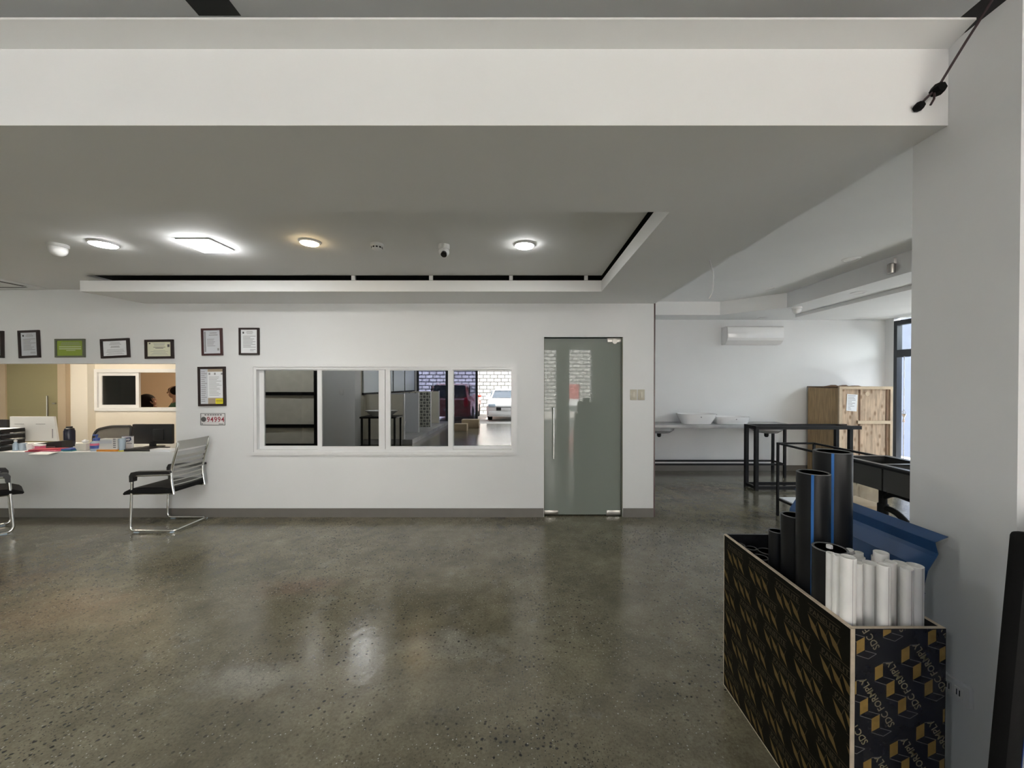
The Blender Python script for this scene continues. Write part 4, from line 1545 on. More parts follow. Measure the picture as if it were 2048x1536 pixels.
# basins standing on it
for a, b, c, d, lb, kx in ((1365, 1441, 829, 848, 'tapered white countertop basin left on the far counter', .74), (1440, 1507, 835, 849, 'low straight sided white basin right on the far counter', .92)):
    y = FYn + .16
    x0, zt = at(a, c, y - .18)
    x1, _ = at(b, c, y - .18)
    w_ = (x1 - x0) / 2
    h = zt - ctz
    t = thing('wash_basin', lb, 'basin', ((x0 + x1) / 2, y + .02, ctz))
    m = MB()

    def ring(s, d_, z, n=32):
        out = []
        for i in range(n):
            a_ = 2 * math.pi * i / n
            ca, sa = math.cos(a_), math.sin(a_)
            e = .55
            out.append((s * math.copysign(abs(ca) ** e, ca), d_ * math.copysign(abs(sa) ** e, sa), z))
        return out
    R_ = [ring(w_ * kx, .17 * kx, 0), ring(w_ * (kx * .4 + .6), .19, h * .6), ring(w_, .20, h), ring(w_ - .012, .188, h + .001), ring(w_ * (kx * .4 + .52), .165, h * .4), ring(w_ * kx * .6, .10, .02)]
    vs = [p for rg in R_ for p in rg]
    n = 32
    fs = [(i * n + j, i * n + (j + 1) % n, (i + 1) * n + (j + 1) % n, (i + 1) * n + j) for i in range(5) for j in range(n)]
    fs += [list(range(n))[::-1], list(range(5 * n, 6 * n))]
    m.add(vs, fs, 0, True)
    m.build('bowl', 'ceramic', t)
    MB().lathe([(.022, .0205), (.022, .023), (0, .024)], (0, 0, 0), 16).build('drain', 'chrome', t)
    MB().lathe([(.010, 0), (.010, .003), (0, .003)], (0, -.193, h * .72), 12, axis='y').build('badge', 'ink', t)

# thick black table frame
ty0, ty1 = yz(982, 0), yz(972, 0)
tx0 = at(1514, 982, ty0)[0]
tx1 = at(1703, 900, ty0)[0]
tz = at(1514, 852, ty0)[1]
t = thing('table_frame', 'thick black steel table frame in front of the basin counter', 'table frame', (0, 0, 0))
q = .024
for x in (tx0, tx1):
    for y in (ty0 + q, ty1 - q + .02):
        MB().box(x - q, x + q, y - q, y + q, 0, tz - .05).build('leg', 'black_steel', t)
m = MB()
m.box(tx0 - q, tx1 + .14, ty0 - .01, ty0 + .04, tz - .05, tz)
m.box(tx0 - q, tx1 + .14, ty1 - .03, ty1 + .02, tz - .05, tz)
m.box(tx0 - q, tx0 + q, ty0 + .04, ty1 - .03, tz - .05, tz)
m.box(tx1 - q, tx1 + q, ty0 + .04, ty1 - .03, tz - .05, tz)
m.build('top_frame', 'black_steel', t)
m = MB()
m.box(tx0 + q, tx1 - q, ty0 + .005, ty0 + .045, .02, .06)
m.box(tx0 + q, tx1 - q, ty1 - .025, ty1 + .015, .02, .06)
m.box(tx0 - q + .004, tx0 + q - .004, ty0 + .047, ty1 - .026, .02, .06)
m.box(tx1 - q + .004, tx1 + q - .004, ty0 + .047, ty1 - .026, .02, .06)
m.build('bottom_frame', 'black_steel', t)

# thin black stand with granite sinks, running towards the pillar
sY1 = yz(1031, 0)
sx0 = at(1555, 1031, sY1)[0]
sx1 = at(1628, 885, sY1)[0]
stz = at(1556, 885, sY1)[1]
sY0 = 2.55
t = thing('sink_stand', 'thin black steel stand holding the black sinks beside the pillar', 'stand', (0, 0, 0))
q = .0115
for x in (sx0, sx1):
    for y in (sY0, sY1):
        MB().box(x - q, x + q, y - q, y + q, 0, stz).build('leg', 'black_steel', t)
m = MB()
for x in (sx0, sx1):
    m.box(x - q, x + q, sY0 + q, sY1 - q, stz - .02, stz)
for y in (sY0, sY1):
    m.box(sx0 + q, sx1 - q, y - q, y + q, stz - .02, stz)
m.build('top_frame', 'black_steel', t)
m = MB()
for x in (sx0, sx1):
    m.box(x - q, x + q, sY0 + q, sY1 - q, .19, .21)
for y in (sY0, sY1):
    m.box(sx0 + q, sx1 - q, y - q, y + q, .19, .21)
m.build('bottom_frame', 'black_steel', t)
MB().box(sx0 + q, sx1 - q, sY0 + q, sY1 - q, .2101, .222).build('shelf', 'paper_white', t)
# black double sink in the stand
kY1 = yz(911, stz + .012)
kY0 = kY1 - .80
t = thing('double_sink', 'black double bowl sink set in the thin stand beside the pillar', 'sink', (0, 0, 0))
kz = stz + .001
a, b = sx0 - .02, sx1 + .02
m = MB()
by = [(kY1 - .05, kY1 - .39), (kY1 - .43, kY0 + .05)]
# rim with two openings
xs = [a, a + .05, b - .07, b]
m.box(a, xs[1], kY0, kY1, kz, kz + .014)
m.box(xs[2], b, kY0, kY1, kz, kz + .014)
m.box(xs[1], xs[2], by[0][0], kY1, kz, kz + .014)
m.box(xs[1], xs[2], by[1][0], by[0][1], kz, kz + .014)
m.box(xs[1], xs[2], kY0, by[1][1], kz, kz + .014)
m.build('rim', 'granite_black', t)
for y1, y0 in by:
    m = MB()
    x0, x1 = xs[1], xs[2]
    d = .20
    th = .012
    m.box(x0 - .012, x0, y0, y1, kz - d, kz)
    m.box(x1, x1 + .012, y0, y1, kz - d, kz)
    m.box(x0 - .012, x1 + .012, y1, y1 + .012, kz - d, kz)
    m.box(x0 - .012, x1 + .012, y0 - .012, y0, kz - d, kz)
    m.box(x0 - .012, x1 + .012, y0 - .012, y1 + .012, kz - d - th, kz - d)
    bo = m.build('bowl', 'sink_grey', t)
    cx_, cy_ = (x0 + x1) / 2, (y0 + y1) / 2
    MB().lathe([(.055, kz - d + .001), (.055, kz - d + .004), (.02, kz - d + .006), (0, kz - d + .006)], (cx_, cy_, 0), 18).build('strainer', 'steel', bo)
m = MB()
cx_ = (xs[1] + xs[2]) / 2
c0, c1 = [(y0 + y1) / 2 for y1, y0 in by]
zd = kz - .213
m.lathe([(.06, zd), (.055, zd - .03), (.030, zd - .05), (.030, zd - .16), (.040, zd - .17), (.040, zd - .27), (.02, zd - .28), (0, zd - .28)], (cx_, c0, 0), 16)
m.lathe([(.06, zd), (.055, zd - .03), (.028, zd - .045), (.028, zd - .10), (0, zd - .10)], (cx_, c1, 0), 16)
m.tube(bend([(cx_, c1, zd - .08), (cx_, c1 + .10, zd - .06), (cx_, c0 - .10, zd - .05), (cx_, c0, zd - .11)], .05), .022, 10)
m.tube(bend([(cx_, c0, zd - .20), (cx_ + .01, c0 - .10, zd - .20), (cx_ + .02, c0 - .20, zd - .27), (cx_ + .03, c0 - .26, zd - .36)], .05), .026, 10)
m.build('drain_pipe', 'rubber', t)
# cartons and foam on the shelf
o = MB().rbox(-.15, .15, -.17, .17, 0, .20, .004).build('carton_box', 'carton', None, (sx0 + .22, kY1 + .08, .2225))
tag(o, 'beige carton on the low shelf under the black sink', 'box')
o = MB().prism([(-.17, 0), (.17, .0), (.17, .05), (.10, .05), (.10, .09), (-.17, .09)], -.06, .06, 'y').build('foam_block', 'foam_white', None, (sx0 + .23, kY1 - .27, .2225))
tag(o, 'white foam packing block on the shelf in front of the carton', 'packing')
o = MB().prism([(-.15, 0), (.15, 0), (.15, .10), (.02, .10), (-.15, .17)], -.05, .05, 'y').build('foam_block', 'foam_white', None, (sx0 + .24, c1 - .04, .2225))
tag(o, 'white foam wedge on the shelf behind the drain pipe', 'packing')

# wooden crate
qY0, qY1 = 6.17, 6.86
qx0 = at(1678, 800, qY0)[0]
qx1 = at(1785, 800, qY0)[0]
qz = at(1700, 773, qY0)[1]
t = thing('wooden_crate', 'tall plywood crate with a white paper in the far right corner', 'crate', (0, 0, 0))
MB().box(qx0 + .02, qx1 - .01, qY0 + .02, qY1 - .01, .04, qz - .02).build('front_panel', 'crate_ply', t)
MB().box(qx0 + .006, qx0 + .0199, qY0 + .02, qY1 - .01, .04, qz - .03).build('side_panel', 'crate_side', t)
for a, b, z0, z1 in ((qx0, qx0 + .045, 0, qz - .045), (qx1 - .04, qx1, 0, qz - .045)):
    MB().box(a, b, qY0 - .008, qY0 + .021, z0, z1).build('upright', 'crate_batten', t)
for z0, z1 in ((qz - .045, qz), (qz - .60, qz - .55), (.02, .07)):
    MB().box(qx0 if z1 > qz - .01 else qx0 + .3, qx1 - (.0 if z1 > qz - .01 else .0402), qY0 - .008, qY0 + .02, z0, z1).build('batten', 'crate_batten', t)
for a in (qx0 + .335, qx1 - .09):
    MB().box(a, a + .022, qY0 + .012, qY0 + .0205, .08, qz - .05).build('seam', 'crate_seam', t)
m = MB().box(qx0 - .004, qx1, qY0 + .0201, qY1, qz - .02, qz)
for k in range(6):
    x = rnd.uniform(qx0 + .05, qx1 - .25)
    m.prism([(x, qz), (x + .2, qz), (x + .14, qz + .014 + .01 * (k % 2)), (x + .05, qz + .006)], qY0 + .1 + .09 * k, qY0 + .18 + .09 * k, 'y')
m.build('lid', 'crate_seam', t)
lx0, lz1 = at(1695, 788, qY0)
lx1, lz0 = at(1716, 823, qY0)
m = MB()
m.prism([(lx0 - .008, lz0 + .012), (lx1 - .012, lz0), (lx1 + .004, lz1 - .012), (lx0 + .006, lz1)], qY0 + .0115, qY0 + .0165, 'y', 0)
for k in range(10):
    z = lz1 - .028 - k * .024
    m.box(lx0 + .016, lx0 + .02 + (.12, .10, .11, .12, .06, .11, .07, .10, .04, .05)[k], qY0 + .0108, qY0 + .0114, z - .004, z + .004, 1)
m.build('paper_sheet', ['paper_white', 'ink'], t)
m = MB().lathe([(.036, 0), (.036, .003), (0, .003)], (at(1737, 788, qY0)[0], qY0 + .019, at(1737, 788, qY0)[1]), 12, axis='y')
m.build('bare_patch', 'crate_batten', t)

# wall mounted air conditioner
aY = BY
ax0, az1 = at(1455, 652, aY - .2)
ax1, az0 = at(1568, 688, aY - .2)
t = thing('wall_air_conditioner', 'white split air conditioner high on the far wall', 'air conditioner', ((ax0 + ax1) / 2, aY, (az0 + az1) / 2))
w_, h_ = (ax1 - ax0) / 2, (az1 - az0) / 2
m = MB()
m.prism([(0, -h_), (0, h_), (-.17, h_), (-.20, h_ - .02), (-.205, -h_ * .35), (-.185, -h_ * .62), (-.11, -h_)], -w_, w_, 'x')
m.build('housing', 'white_plastic', t)
m = MB()
m.rbox(-w_ + .01, w_ - .01, -.208, -.2045, -h_ * .32, h_ * .78, .002)
m.build('front_panel', 'ceramic', t)
m = MB()
m.prism([(-.193, -h_ * .58), (-.188, -h_ * .55), (-.122, -h_ * .93), (-.128, -h_ * .97)], -w_ + .03, w_ - .03, 'x')
m.build('louver', 'white_plastic', t)

# ================================================================== FOREGROUND BOX WITH PIPES
bx0 = 1.043
BYn, BYf = 1.213, 1.985
bx1 = at(1893, 1262, BYn)[0]
bz = at(1700, 1257, BYn)[1]
t = box_t = thing('plywood_box', 'open black film faced plywood box with gold print holding pipes', 'box', (0, 0, 0))
th = .0125
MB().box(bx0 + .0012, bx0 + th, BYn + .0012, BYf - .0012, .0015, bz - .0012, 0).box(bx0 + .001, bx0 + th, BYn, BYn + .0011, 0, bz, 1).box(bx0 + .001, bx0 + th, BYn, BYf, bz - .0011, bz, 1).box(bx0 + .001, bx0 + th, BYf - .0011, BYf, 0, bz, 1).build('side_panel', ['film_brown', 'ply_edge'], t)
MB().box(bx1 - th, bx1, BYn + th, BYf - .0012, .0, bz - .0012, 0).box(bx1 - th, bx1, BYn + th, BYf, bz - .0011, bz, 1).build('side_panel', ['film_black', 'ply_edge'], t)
MB().box(bx0 + th + .0002, bx1, BYn + .001, BYn + th - .0002, 0, bz - .0012, 0).box(bx0 + th + .0002, bx1, BYn + .001, BYn + th - .0002, bz - .0011, bz, 1).build('front_panel', ['film_black', 'ply_edge'], t)
MB().box(bx0 + th + .0002, bx1 - th - .0002, BYf - th, BYf, 0, bz, 0).build('back_panel', 'film_black', t)
MB().box(bx0 + th + .0002, bx1 - th - .0002, BYn + th, BYf - th - .0002, .001, .012).build('bottom_panel', 'film_black', t)
eb = MB()
eb.box(bx0, bx0 + .0009, BYf - .004, BYf, 0, bz)
eb.box(bx0, bx0 + .0009, BYn, BYf - .0041, 0, .004)
eb.box(bx0, bx0 + .0009, BYn, BYf - .0041, bz - .004, bz)
eb.box(bx0, bx0 + .0009, BYn, BYn + .003, .0041, bz - .0041)
eb.build('edge_band', 'ply_edge', t)
# front print: stepped cubes and slanting lettering
PW, PH = bx1 - bx0 - th, bz
pr = MB()
k_ = 1 / 3280.0


def fp(poly, mi):
    q_ = clip(poly, .002, PW - .002, .004, PH - .004)
    if len(q_) > 2:
        pr.add([(bx0 + th + u, BYn + .0006, v) for u, v in q_], [list(range(len(q_)))], mi)


ox_, oz_ = (330 - 78) * k_, PH - (575 - 118) * k_      # first gold tile of the pattern
av, bv = (275 * k_, 185 * k_), (162 * k_, -812 * k_)
sv = (122 * k_, -176 * k_)
txt = text_tris('SDC FORMPLY', .0315)
for i in range(-4, 6):
    for j in range(-2, 5):
        mx, mz = ox_ + i * av[0] + j * bv[0], oz_ + i * av[1] + j * bv[1]
        if not (-.35 < mx < PW + .35 and -.35 < mz < PH + .35):
            continue
        for s in range(3):
            cx_, cz_ = mx + s * sv[0], mz + s * sv[1]
            hw_ = .0128
            fp([(cx_ - hw_, cz_ - .028), (cx_ + hw_, cz_ - .014), (cx_ + hw_, cz_ + .028), (cx_ - hw_, cz_ + .014)], 0)
            A, B = (cx_ - hw_, cz_ - .030), (cx_ + hw_ + .002, cz_ - .016)
            C = (B[0] + .036, B[1] - .010)
            D = (A[0] + .038, A[1] - .012)
            for p_, q2 in ((A, D), (B, C)):
                fp(line_quad(p_, q2, .0022), 1)
            if s == 2:
                fp(line_quad(C, D, .0022), 1)
            if s == 0:
                E = (cx_ + hw_, cz_ + .029)
                fp(line_quad(E, (E[0] + .028, E[1] + .002), .0022), 1)
        # lettering climbs to the upper left beside the steps
        tx_, tz_ = mx + 2 * sv[0] + .062, mz + 2 * sv[1] - .004
        ang = math.atan2(460, -295)
        ca, sa = math.cos(ang), math.sin(ang)
        for tri in txt:
            fp([(tx_ + (u * .88) * ca - v * sa, tz_ + (u * .88) * sa + v * ca) for u, v in tri], 2)
pr.build('front_print', ['print_gold', 'print_line', 'print_letter'], t)
# side print: rows of three slanting diamonds under small lettering
pr2 = MB()
SW = BYf - BYn


def sp_(poly, mi):
    q_ = clip(poly, .004, SW - .005, .005, PH - .005)
    if len(q_) > 2:
        pr2.add([(bx0 + .0008, BYf - u, v) for u, v in q_], [list(range(len(q_)))], mi)


txt2 = text_tris('PANELITE', .026)
tw = max(p[0] for tr in txt2 for p in tr)
for row in range(8):
    z0 = PH - .125 - row * .108
    for c in range(-1, 6):
        u0 = .03 + c * .185 + (row * .057) % .185
        for d in range(3):
            u = u0 + d * .047
            sp_([(u, z0 + .062), (u + .038, z0 + .036), (u + .058, z0 - .004), (u + .019, z0 + .022)], 0)
            sp_(line_quad((u + .047, z0 + .060), (u + .036, z0 + .03), .002), 1)
        sp_(line_quad((u0, z0 + .068), (u0 + .145, z0 + .068), .0022), 1)
        sp_(line_quad((u0, z0 + .100), (u0 + .145, z0 + .100), .0022), 1)
        for tri in txt2:
            sp_([(u0 + .008 + p[0] / tw * .13, z0 + .0725 + p[1]) for p in tri], 1)
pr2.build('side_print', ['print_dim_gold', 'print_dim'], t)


def pipe(label, x, y, r, ztop, stripes=(), z0=.0125, wall=.10, group='black water pipes standing in the plywood box', rot=0):
    t = thing('black_pipe', label, 'pipe', (x, y, z0), 0, group)
    h = ztop - z0
    ri = r * (1 - wall * 1.6)
    m = MB()
    m.lathe([(r, 0), (r, h - .002)], (0, 0, 0), 40, 0)
    m.lathe([(r, h - .002), (r - .002, h), (ri + .001, h), (ri, h - .002)], (0, 0, 0), 40, 1)
    m.lathe([(ri, h - .002), (ri, .0), (r, 0)], (0, 0, 0), 40, 0)
    m.build('pipe_wall', ['pipe_black', 'pipe_cut'], t)
    for a in stripes:
        s = MB()
        vs, fs = [], []
        for k in range(5):
            b = R(a) + (k - 2) * .0022 / r
            for z in (.0, h - .001):
                vs.append(((r + .0006) * math.cos(b), (r + .0006) * math.sin(b), z))
        for k in range(4):
            fs.append((2 * k, 2 * k + 2, 2 * k + 3, 2 * k + 1))
        s.add(vs, fs, 0, True)
        s.build('blue_stripe', 'pipe_blue', t)
    return t


def px_pipe(label, px, Y, r, pytop, stripes=()):
    x, z = at(px, pytop, Y)
    return pipe(label, x, Y, r, z, stripes)


px_pipe('tallest and widest black pipe with a blue stripe', 1665, 1.545, .064, 902, (-128, 22))
px_pipe('second tallest black pipe with a bright blue stripe, in front of the widest one', 1626.5, 1.50, .0555, 944, (-129,))
px_pipe('mid height black pipe left of the blue striped pair', 1587, 1.628, .0455, 1029, (140,))
px_pipe('shortest thin black pipe at the left end of the row', 1553.5, 1.715, .0315, 1061)
px_pipe('black pipe nearest the white tubes, with a pale cut rim', 1660, 1.385, .0545, 1095, (150,))
# short pipe offcuts standing at the far end of the box
offs = [(1.092, 1.935, .030, 'offcut in the far left corner of the box'), (1.150, 1.925, .026, 'offcut second along the far end of the box'), (1.222, 1.915, .042, 'widest offcut at the far end of the box'), (1.295, 1.93, .030, 'offcut in the far right corner of the box'),
        (1.089, 1.862, .028, 'offcut against the left wall of the box'), (1.150, 1.850, .034, 'offcut between the far corner and the mid height pipe'), (1.225, 1.815, .034, 'offcut behind the shortest thin pipe'), (1.092, 1.788, .032, 'offcut left of the shortest thin pipe')]
for i, (x, y, r, lb) in enumerate(offs):
    pipe('short black pipe ' + lb, x, y, r, bz - .035 - .012 * (i % 3), (), group='short black pipe offcuts in the plywood box')

# white plastic tubes
tubes = [  # x, y, row of the top in the photo, radius, label
    (1.0691, 1.3291, 1105, 0.0131, 'white tube in front of the pale rimmed black pipe, leftmost of the bunch'),
    (1.0691, 1.3021, 1109, 0.0131, 'thin white tube second from the left of the bunch'),
    (1.0778, 1.2673, 1113, 0.0218, 'thick white tube third from the left in the bunch'),
    (1.1293, 1.2942, 1124, 0.01745, 'white tube fourth from the left along the front edge'),
    (1.1828, 1.305, 1125, 0.0228, 'thick white tube leaning left at the middle of the front edge'),
    (1.1799, 1.2498, 1129, 0.0179, 'white tube just right of the leaning thick tube'),
    (1.2526, 1.3035, 1123, 0.01745, 'white tube half hidden right of the middle of the bunch'),
    (1.2955, 1.3143, 1125, 0.0208, 'white tube behind the second from the right'),
    (1.2604, 1.2555, 1136, 0.0165, 'short white tube second from the right along the front edge'),
    (1.3018, 1.2704, 1130, 0.0228, 'thick white tube at the right end of the bunch'),
    (1.2084, 1.4143, 1098, 0.0116, 'thin white tube standing in the back left row'),
    (1.243, 1.4161, 1104, 0.014, 'white tube in the back row beside the thin back left tube'),
    (1.1946, 1.3589, 1113, 0.0169, 'white tube in the middle row behind the fourth front tube'),
    (1.267, 1.3533, 1104, 0.0218, 'highest white tube in the back row against the blue sheet'),
    (1.2833, 1.3899, 1112, 0.014, 'white tube in front of the highest back tube'),
    (1.1105, 1.386, 1090, 0.01, 'thin white tube standing inside the pale rimmed black pipe'),
]
for x, Y, py, r, lb in tubes:
    z = at(CX, py, Y)[1]
    z0 = .0128
    t = thing('plastic_tube', lb, 'tube', (x, Y, z0), 0, 'white plastic tubes standing in the plywood box')
    h = z - z0
    ri = r - .0022
    MB().lathe([(r, 0), (r, h - .0008), (r - .0008, h), (ri, h), (ri, 0), (r, 0)], (0, 0, 0), 28).build('tube_wall', 'pvc_white', t)
    a = R(-90 + rnd.uniform(-10, 55))
    s = MB()
    vs = []
    for k in (-1, 1):
        for zz in (0, h - .002):
            vs.append(((r + .0003) * math.cos(a + k * .0006 / r), (r + .0003) * math.sin(a + k * .0006 / r), zz))
    s.add(vs, [(0, 2, 3, 1)], 0)
    s.build('print_line', 'print_grey', t)

# blue metal sheet between box and pillar
nY = 1.352
prof = [at(px, py, nY) for px, py in ((1897, 1074), (1871, 1085), (1872, 1090), (1877, 1108), (1873, 1116), (1856, 1142))]
prof = [(p[0], p[1]) for p in prof] + [(1.395, .74), (1.372, .40), (1.362, .02)]
th2 = .0022
NS = (0, 1)
t = thing('metal_sheet', 'folded blue metal roofing sheet standing between the box and the pillar', 'sheet', (0, 0, 0))
m = MB()
for (p, q_) in zip(prof, prof[1:]):
    d = Vector((q_[0] - p[0], q_[1] - p[1])).normalized()
    n_ = Vector((d.y, -d.x)) * th2 / 2
    m.prism([(p[0] + n_.x, p[1] + n_.y), (q_[0] + n_.x, q_[1] + n_.y), (q_[0], q_[1]), (p[0], p[1])], nY, 2.05, 'y', NS[0])
    m.prism([(p[0] - n_.x, p[1] - n_.y), (q_[0] - n_.x, q_[1] - n_.y), (q_[0], q_[1]), (p[0], p[1])], nY, 2.05, 'y', NS[1])
m.build('sheet', ['roof_blue', 'sheet_back'], t)
# second sheet behind it, a little lower
for k in (1,):
    m = MB()
    for i_ in range(3):
        px_, pz_ = prof[5 + i_] if 5 + i_ < len(prof) else prof[-1]
    for zr in (.82, .78, .74):
        m.box(1.390 + (zr - .74) * .38, 1.3925 + (zr - .74) * .38, nY, 2.05, zr - .0012, zr + .0012)
    m.build('rib_line', 'panel_blue', t)

# pillar outlet strip
oY0, oY1 = RX * F / (1955 - CX), 1.425
oz1 = at(1955, 1380, oY0)[1]
oz0 = at(1950, 1420, oY0)[1]
t = thing('outlet_strip', 'grey surface mounted outlet box low on the pillar', 'outlet', (RX, (oY0 + oY1) / 2, (oz0 + oz1) / 2))
hy, hz_ = (oY1 - oY0) / 2, (oz1 - oz0) / 2
MB().rbox(-.016, 0, -hy, hy, -hz_, hz_, .003).build('box', 'white_aluminium', t)
for yy in (-hy * .45, hy * .12):
    o = MB().rbox(-.019, -.0155, yy - .013, yy + .013, -hz_ * .5, hz_ * .5, .001).build('socket', 'white_plastic', t)
    MB().box(-.0196, -.0191, yy - .006, yy - .003, -hz_ * .3, hz_ * .3).box(-.0196, -.0191, yy + .003, yy + .006, -hz_ * .3, hz_ * .3).build('slots', 'lens_dark', o)

# black edged blue panel leaning at the right edge
lY = .92
a_top = at(2035, 1064, lY)
a_bot = at(1988, 1560, lY)
lean = math.atan2(a_top[0] - a_bot[0], a_top[1] - a_bot[1])
t = thing('blue_panel', 'black edged blue panel leaning at the right edge of the photo', 'panel', (a_bot[0] - a_bot[1] * math.tan(lean), lY, 0))
Mr = Matrix.Rotation(lean, 4, 'Y')
Ht = a_top[1] / math.cos(lean)
m = MB()
m.rbox(0, .043, -.02, .02, .03, Ht, .012, M=Mr)
m.rbox(.0431, .62, -.018, .018, Ht - .08, Ht - .001, .01, M=Mr)
m.rbox(.565, .62, -.018, .018, .03, Ht - .081, .012, M=Mr)
m.build('edge_frame', 'rubber', t)
MB().box(.042, .57, -.006, .006, .03, Ht - .07, M=Mr).build('panel_face', 'panel_blue', t)
MB().box(.037, .0415, -.0225, -.0201, .3, Ht - .36, M=Mr).build('edge_strip', 'paper_grey', t)

# ================================================================== BEHIND THE CAMERA (seen in the glass)
# open shopfront
sf = thing('window_4', 'black framed shopfront glazing behind the viewer, mirrored in the window', 'window', (0, -6.0, 0), kind='structure')
m = MB()
for x in (-9.5, -7.5, -5.6, -4.1, -2.96, -1.80):
    m.box(x - .045, x + .045, -.04, .04, 0, 2.9)
m.box(-9.5, -1.80, -.035, .035, 2.82, 2.9)
m.box(-9.5, -1.80, -.035, .035, 0, .06)
m.build('window_frame', 'frame_charcoal', sf)
MB().box(-4.1, -1.8, -.004, .004, .06, 2.82).build('pane', 'blue_glass', sf)
MB().box(-9.5, -4.1, -.004, .004, .06, 2.82).build('pane', 'clear_glass', sf)
for x0, x1 in ((1.31, 1.80), (2.67, 3.35)):
    struct('pillar', MB().box(x0, x1, -6.1, -5.7, 0, 3.2), 'wall_paint', 'shopfront column between the openings behind the viewer, mirrored in the glass door' if x0 < 2 else 'second shopfront column behind the viewer', 'pillar')
struct('beam', MB().box(LX, 6.6, -6.2, -5.9, 2.9, 3.3), 'wall_paint', 'beam over the open shopfront behind the viewer', 'beam')
wb = MB().box(-15, 13, -13.7, -13.5, -.15, 5.5)
struct('wall_neighbour', MB().box(9.0, 9.2, -4, 8.4, -.15, 2.6).box(9.0, 9.2, 8.4, 15, -.15, 3.3), 'blue_render', 'blue grey boundary wall beyond the side glazing', 'wall')
struct('wall_brick', wb, 'white_brick', 'white painted brick wall across the forecourt', 'wall')
# display rack
t = thing('display_rack', 'black framed display rack of beige boards mirrored in the left window pane', 'rack', (0, 0, 0))
m = MB()
for x in (-7.0, -4.95):
    m.box(x, x + .13, -.06, .0, 0, 2.2)
for z in (.06, .52, 1.29, 2.12):
    m.box(-6.87, -4.95, -.05, -.005, z, z + .08)
m.build('frame', 'black_steel', t)
for z0, z1 in ((.14, .52), (.60, 1.29), (1.37, 2.12)):
    MB().box(-6.87, -4.95, -.06, -.051, z0, z1).build('board', 'tile_beige', t)
st2 = MB().box(-5.3, -4.12, -.75, -.4, 0, 2.95)
struct('wall_stub', st2, 'wall_paint', 'white wall pier behind the viewer, mirrored beside the rack', 'wall')
struct('wall_display', MB().box(-4.3, -4.12, -6.0, -.75, 0, 2.95), 'tile_beige', 'beige tiled display wall behind the viewer', 'wall')
for z0, z1, lb in ((.16, .25, 'white outlet plate low on the pier, mirrored in the window'), (1.30, 1.42, 'white switch plate on the pier, mirrored in the window')):
    o = MB().rbox(-4.50, -4.40, -.40, -.388, z0, z1, .003).build('wall_plate', 'white_plastic')
    tag(o, lb, 'outlet')
ys = [-.8, -1.9, -3.1, -4.3, -5.5]
for k in range(4):
    t = thing('wall_board', ['pale board nearest the pier on the display wall', 'second pale board from the pier on the display wall', 'third pale board from the pier on the display wall', 'pale board nearest the shopfront on the display wall'][k], 'board', (-4.11, 0, 0), 0, 'pale boards on the display wall')
    y1, y0 = ys[k], ys[k + 1]
    MB().box(0, .03, y0 + .04, y1 - .04, 1.33, 2.55).build('board', 'board_white', t)
    m = MB()
    m.box(0, .04, y0 + .005, y0 + .04, 1.28, 2.6)
    m.box(0, .04, y0 + .04, y1, 1.28, 1.33)
    m.build('frame', 'black_steel', t)
struct('trim_6', MB().box(-4.12, -2.85, -5.9, -.9, 0, .12), 'slab_grey', 'low grey display plinth behind the viewer', 'plinth')
for k, (y, mm, lb) in enumerate(((-1.0, 'tile_beige', 'beige display panel nearest the pier on the plinth'), (-2.4, 'paper_grey', 'grey display panel in the middle of the plinth'), (-3.9, 'patterned_tile', 'patterned tile display panel on the plinth'), (-5.2, 'tile_beige', 'beige display panel nearest the shopfront on the plinth'))):
    t = thing('tile_stand', lb, 'panel', (-3.6, y, .12), 0, 'tile panels standing on the plinth')
    MB().box(-.5, .5, -.03, .03, 0, 1.17).build('panel', mm, t)
    MB().box(.5, .52, -.032, .032, 0, 1.19).build('edge_strip', 'white_aluminium', t)
for y, lb in ((-1.7, 'white toilet on the plinth nearest the pier'), (-3.1, 'white toilet on the plinth before the patterned panel')):
    t = thing('toilet', lb, 'toilet', (-3.5, y, .12), 0, 'toilets shown on the plinth')
    MB().lathe([(.13, 0), (.12, .15), (.19, .36), (.20, .40), (.15, .40), (.10, .25), (0, .22)], (0, 0, 0), 24, M=Matrix.Diagonal((1.25, .9, 1, 1))).build('bowl', 'ceramic', t)
    MB().rbox(-.42, -.22, -.19, .19, .0, .78, .03).build('cistern', 'ceramic', t)
t = thing('basin_table', 'black table carrying a wide white basin, mirrored in the window', 'table', (-3.35, -.1, 0))
for x in (-.38, .38):
    for y in (-.22, .22):
        MB().box(x - .02, x + .02, y - .02, y + .02, 0, .76).build('leg', 'black_steel', t)
MB().box(-.42, .42, -.26, .26, .76, .80).build('tabletop', 'black_steel', t)
t = thing('wash_basin', 'wide white basin on the black table, mirrored in the window', 'basin', (-3.35, -.1, .80))
MB().lathe([(.22, 0), (.34, .09), (.40, .13), (.385, .13), (.25, .05), (0, .03)], (0, 0, 0), 32, M=Matrix.Diagonal((1, .62, 1, 1))).build('bowl', 'ceramic', t)
for (x, y, z, w_, d_, h_, lb) in ((-2.05, -3.7, 0, .42, .30, .24, 'brown carton on the floor, mirrored in the right window panes'), (-1.85, -4.6, 0, .60, .35, .30, 'wider brown carton behind the first one, mirrored in the window')):
    t = thing('carton_box', lb, 'box', (x, y, z))
    MB().rbox(-w_ / 2, w_ / 2, -d_ / 2, d_ / 2, 0, h_, .004).build('carton', 'carton', t)
    MB().box(-w_ / 2, w_ / 2, -.025, .025, h_ + .0002, h_ + .001).build('tape', 'crate_batten', t)


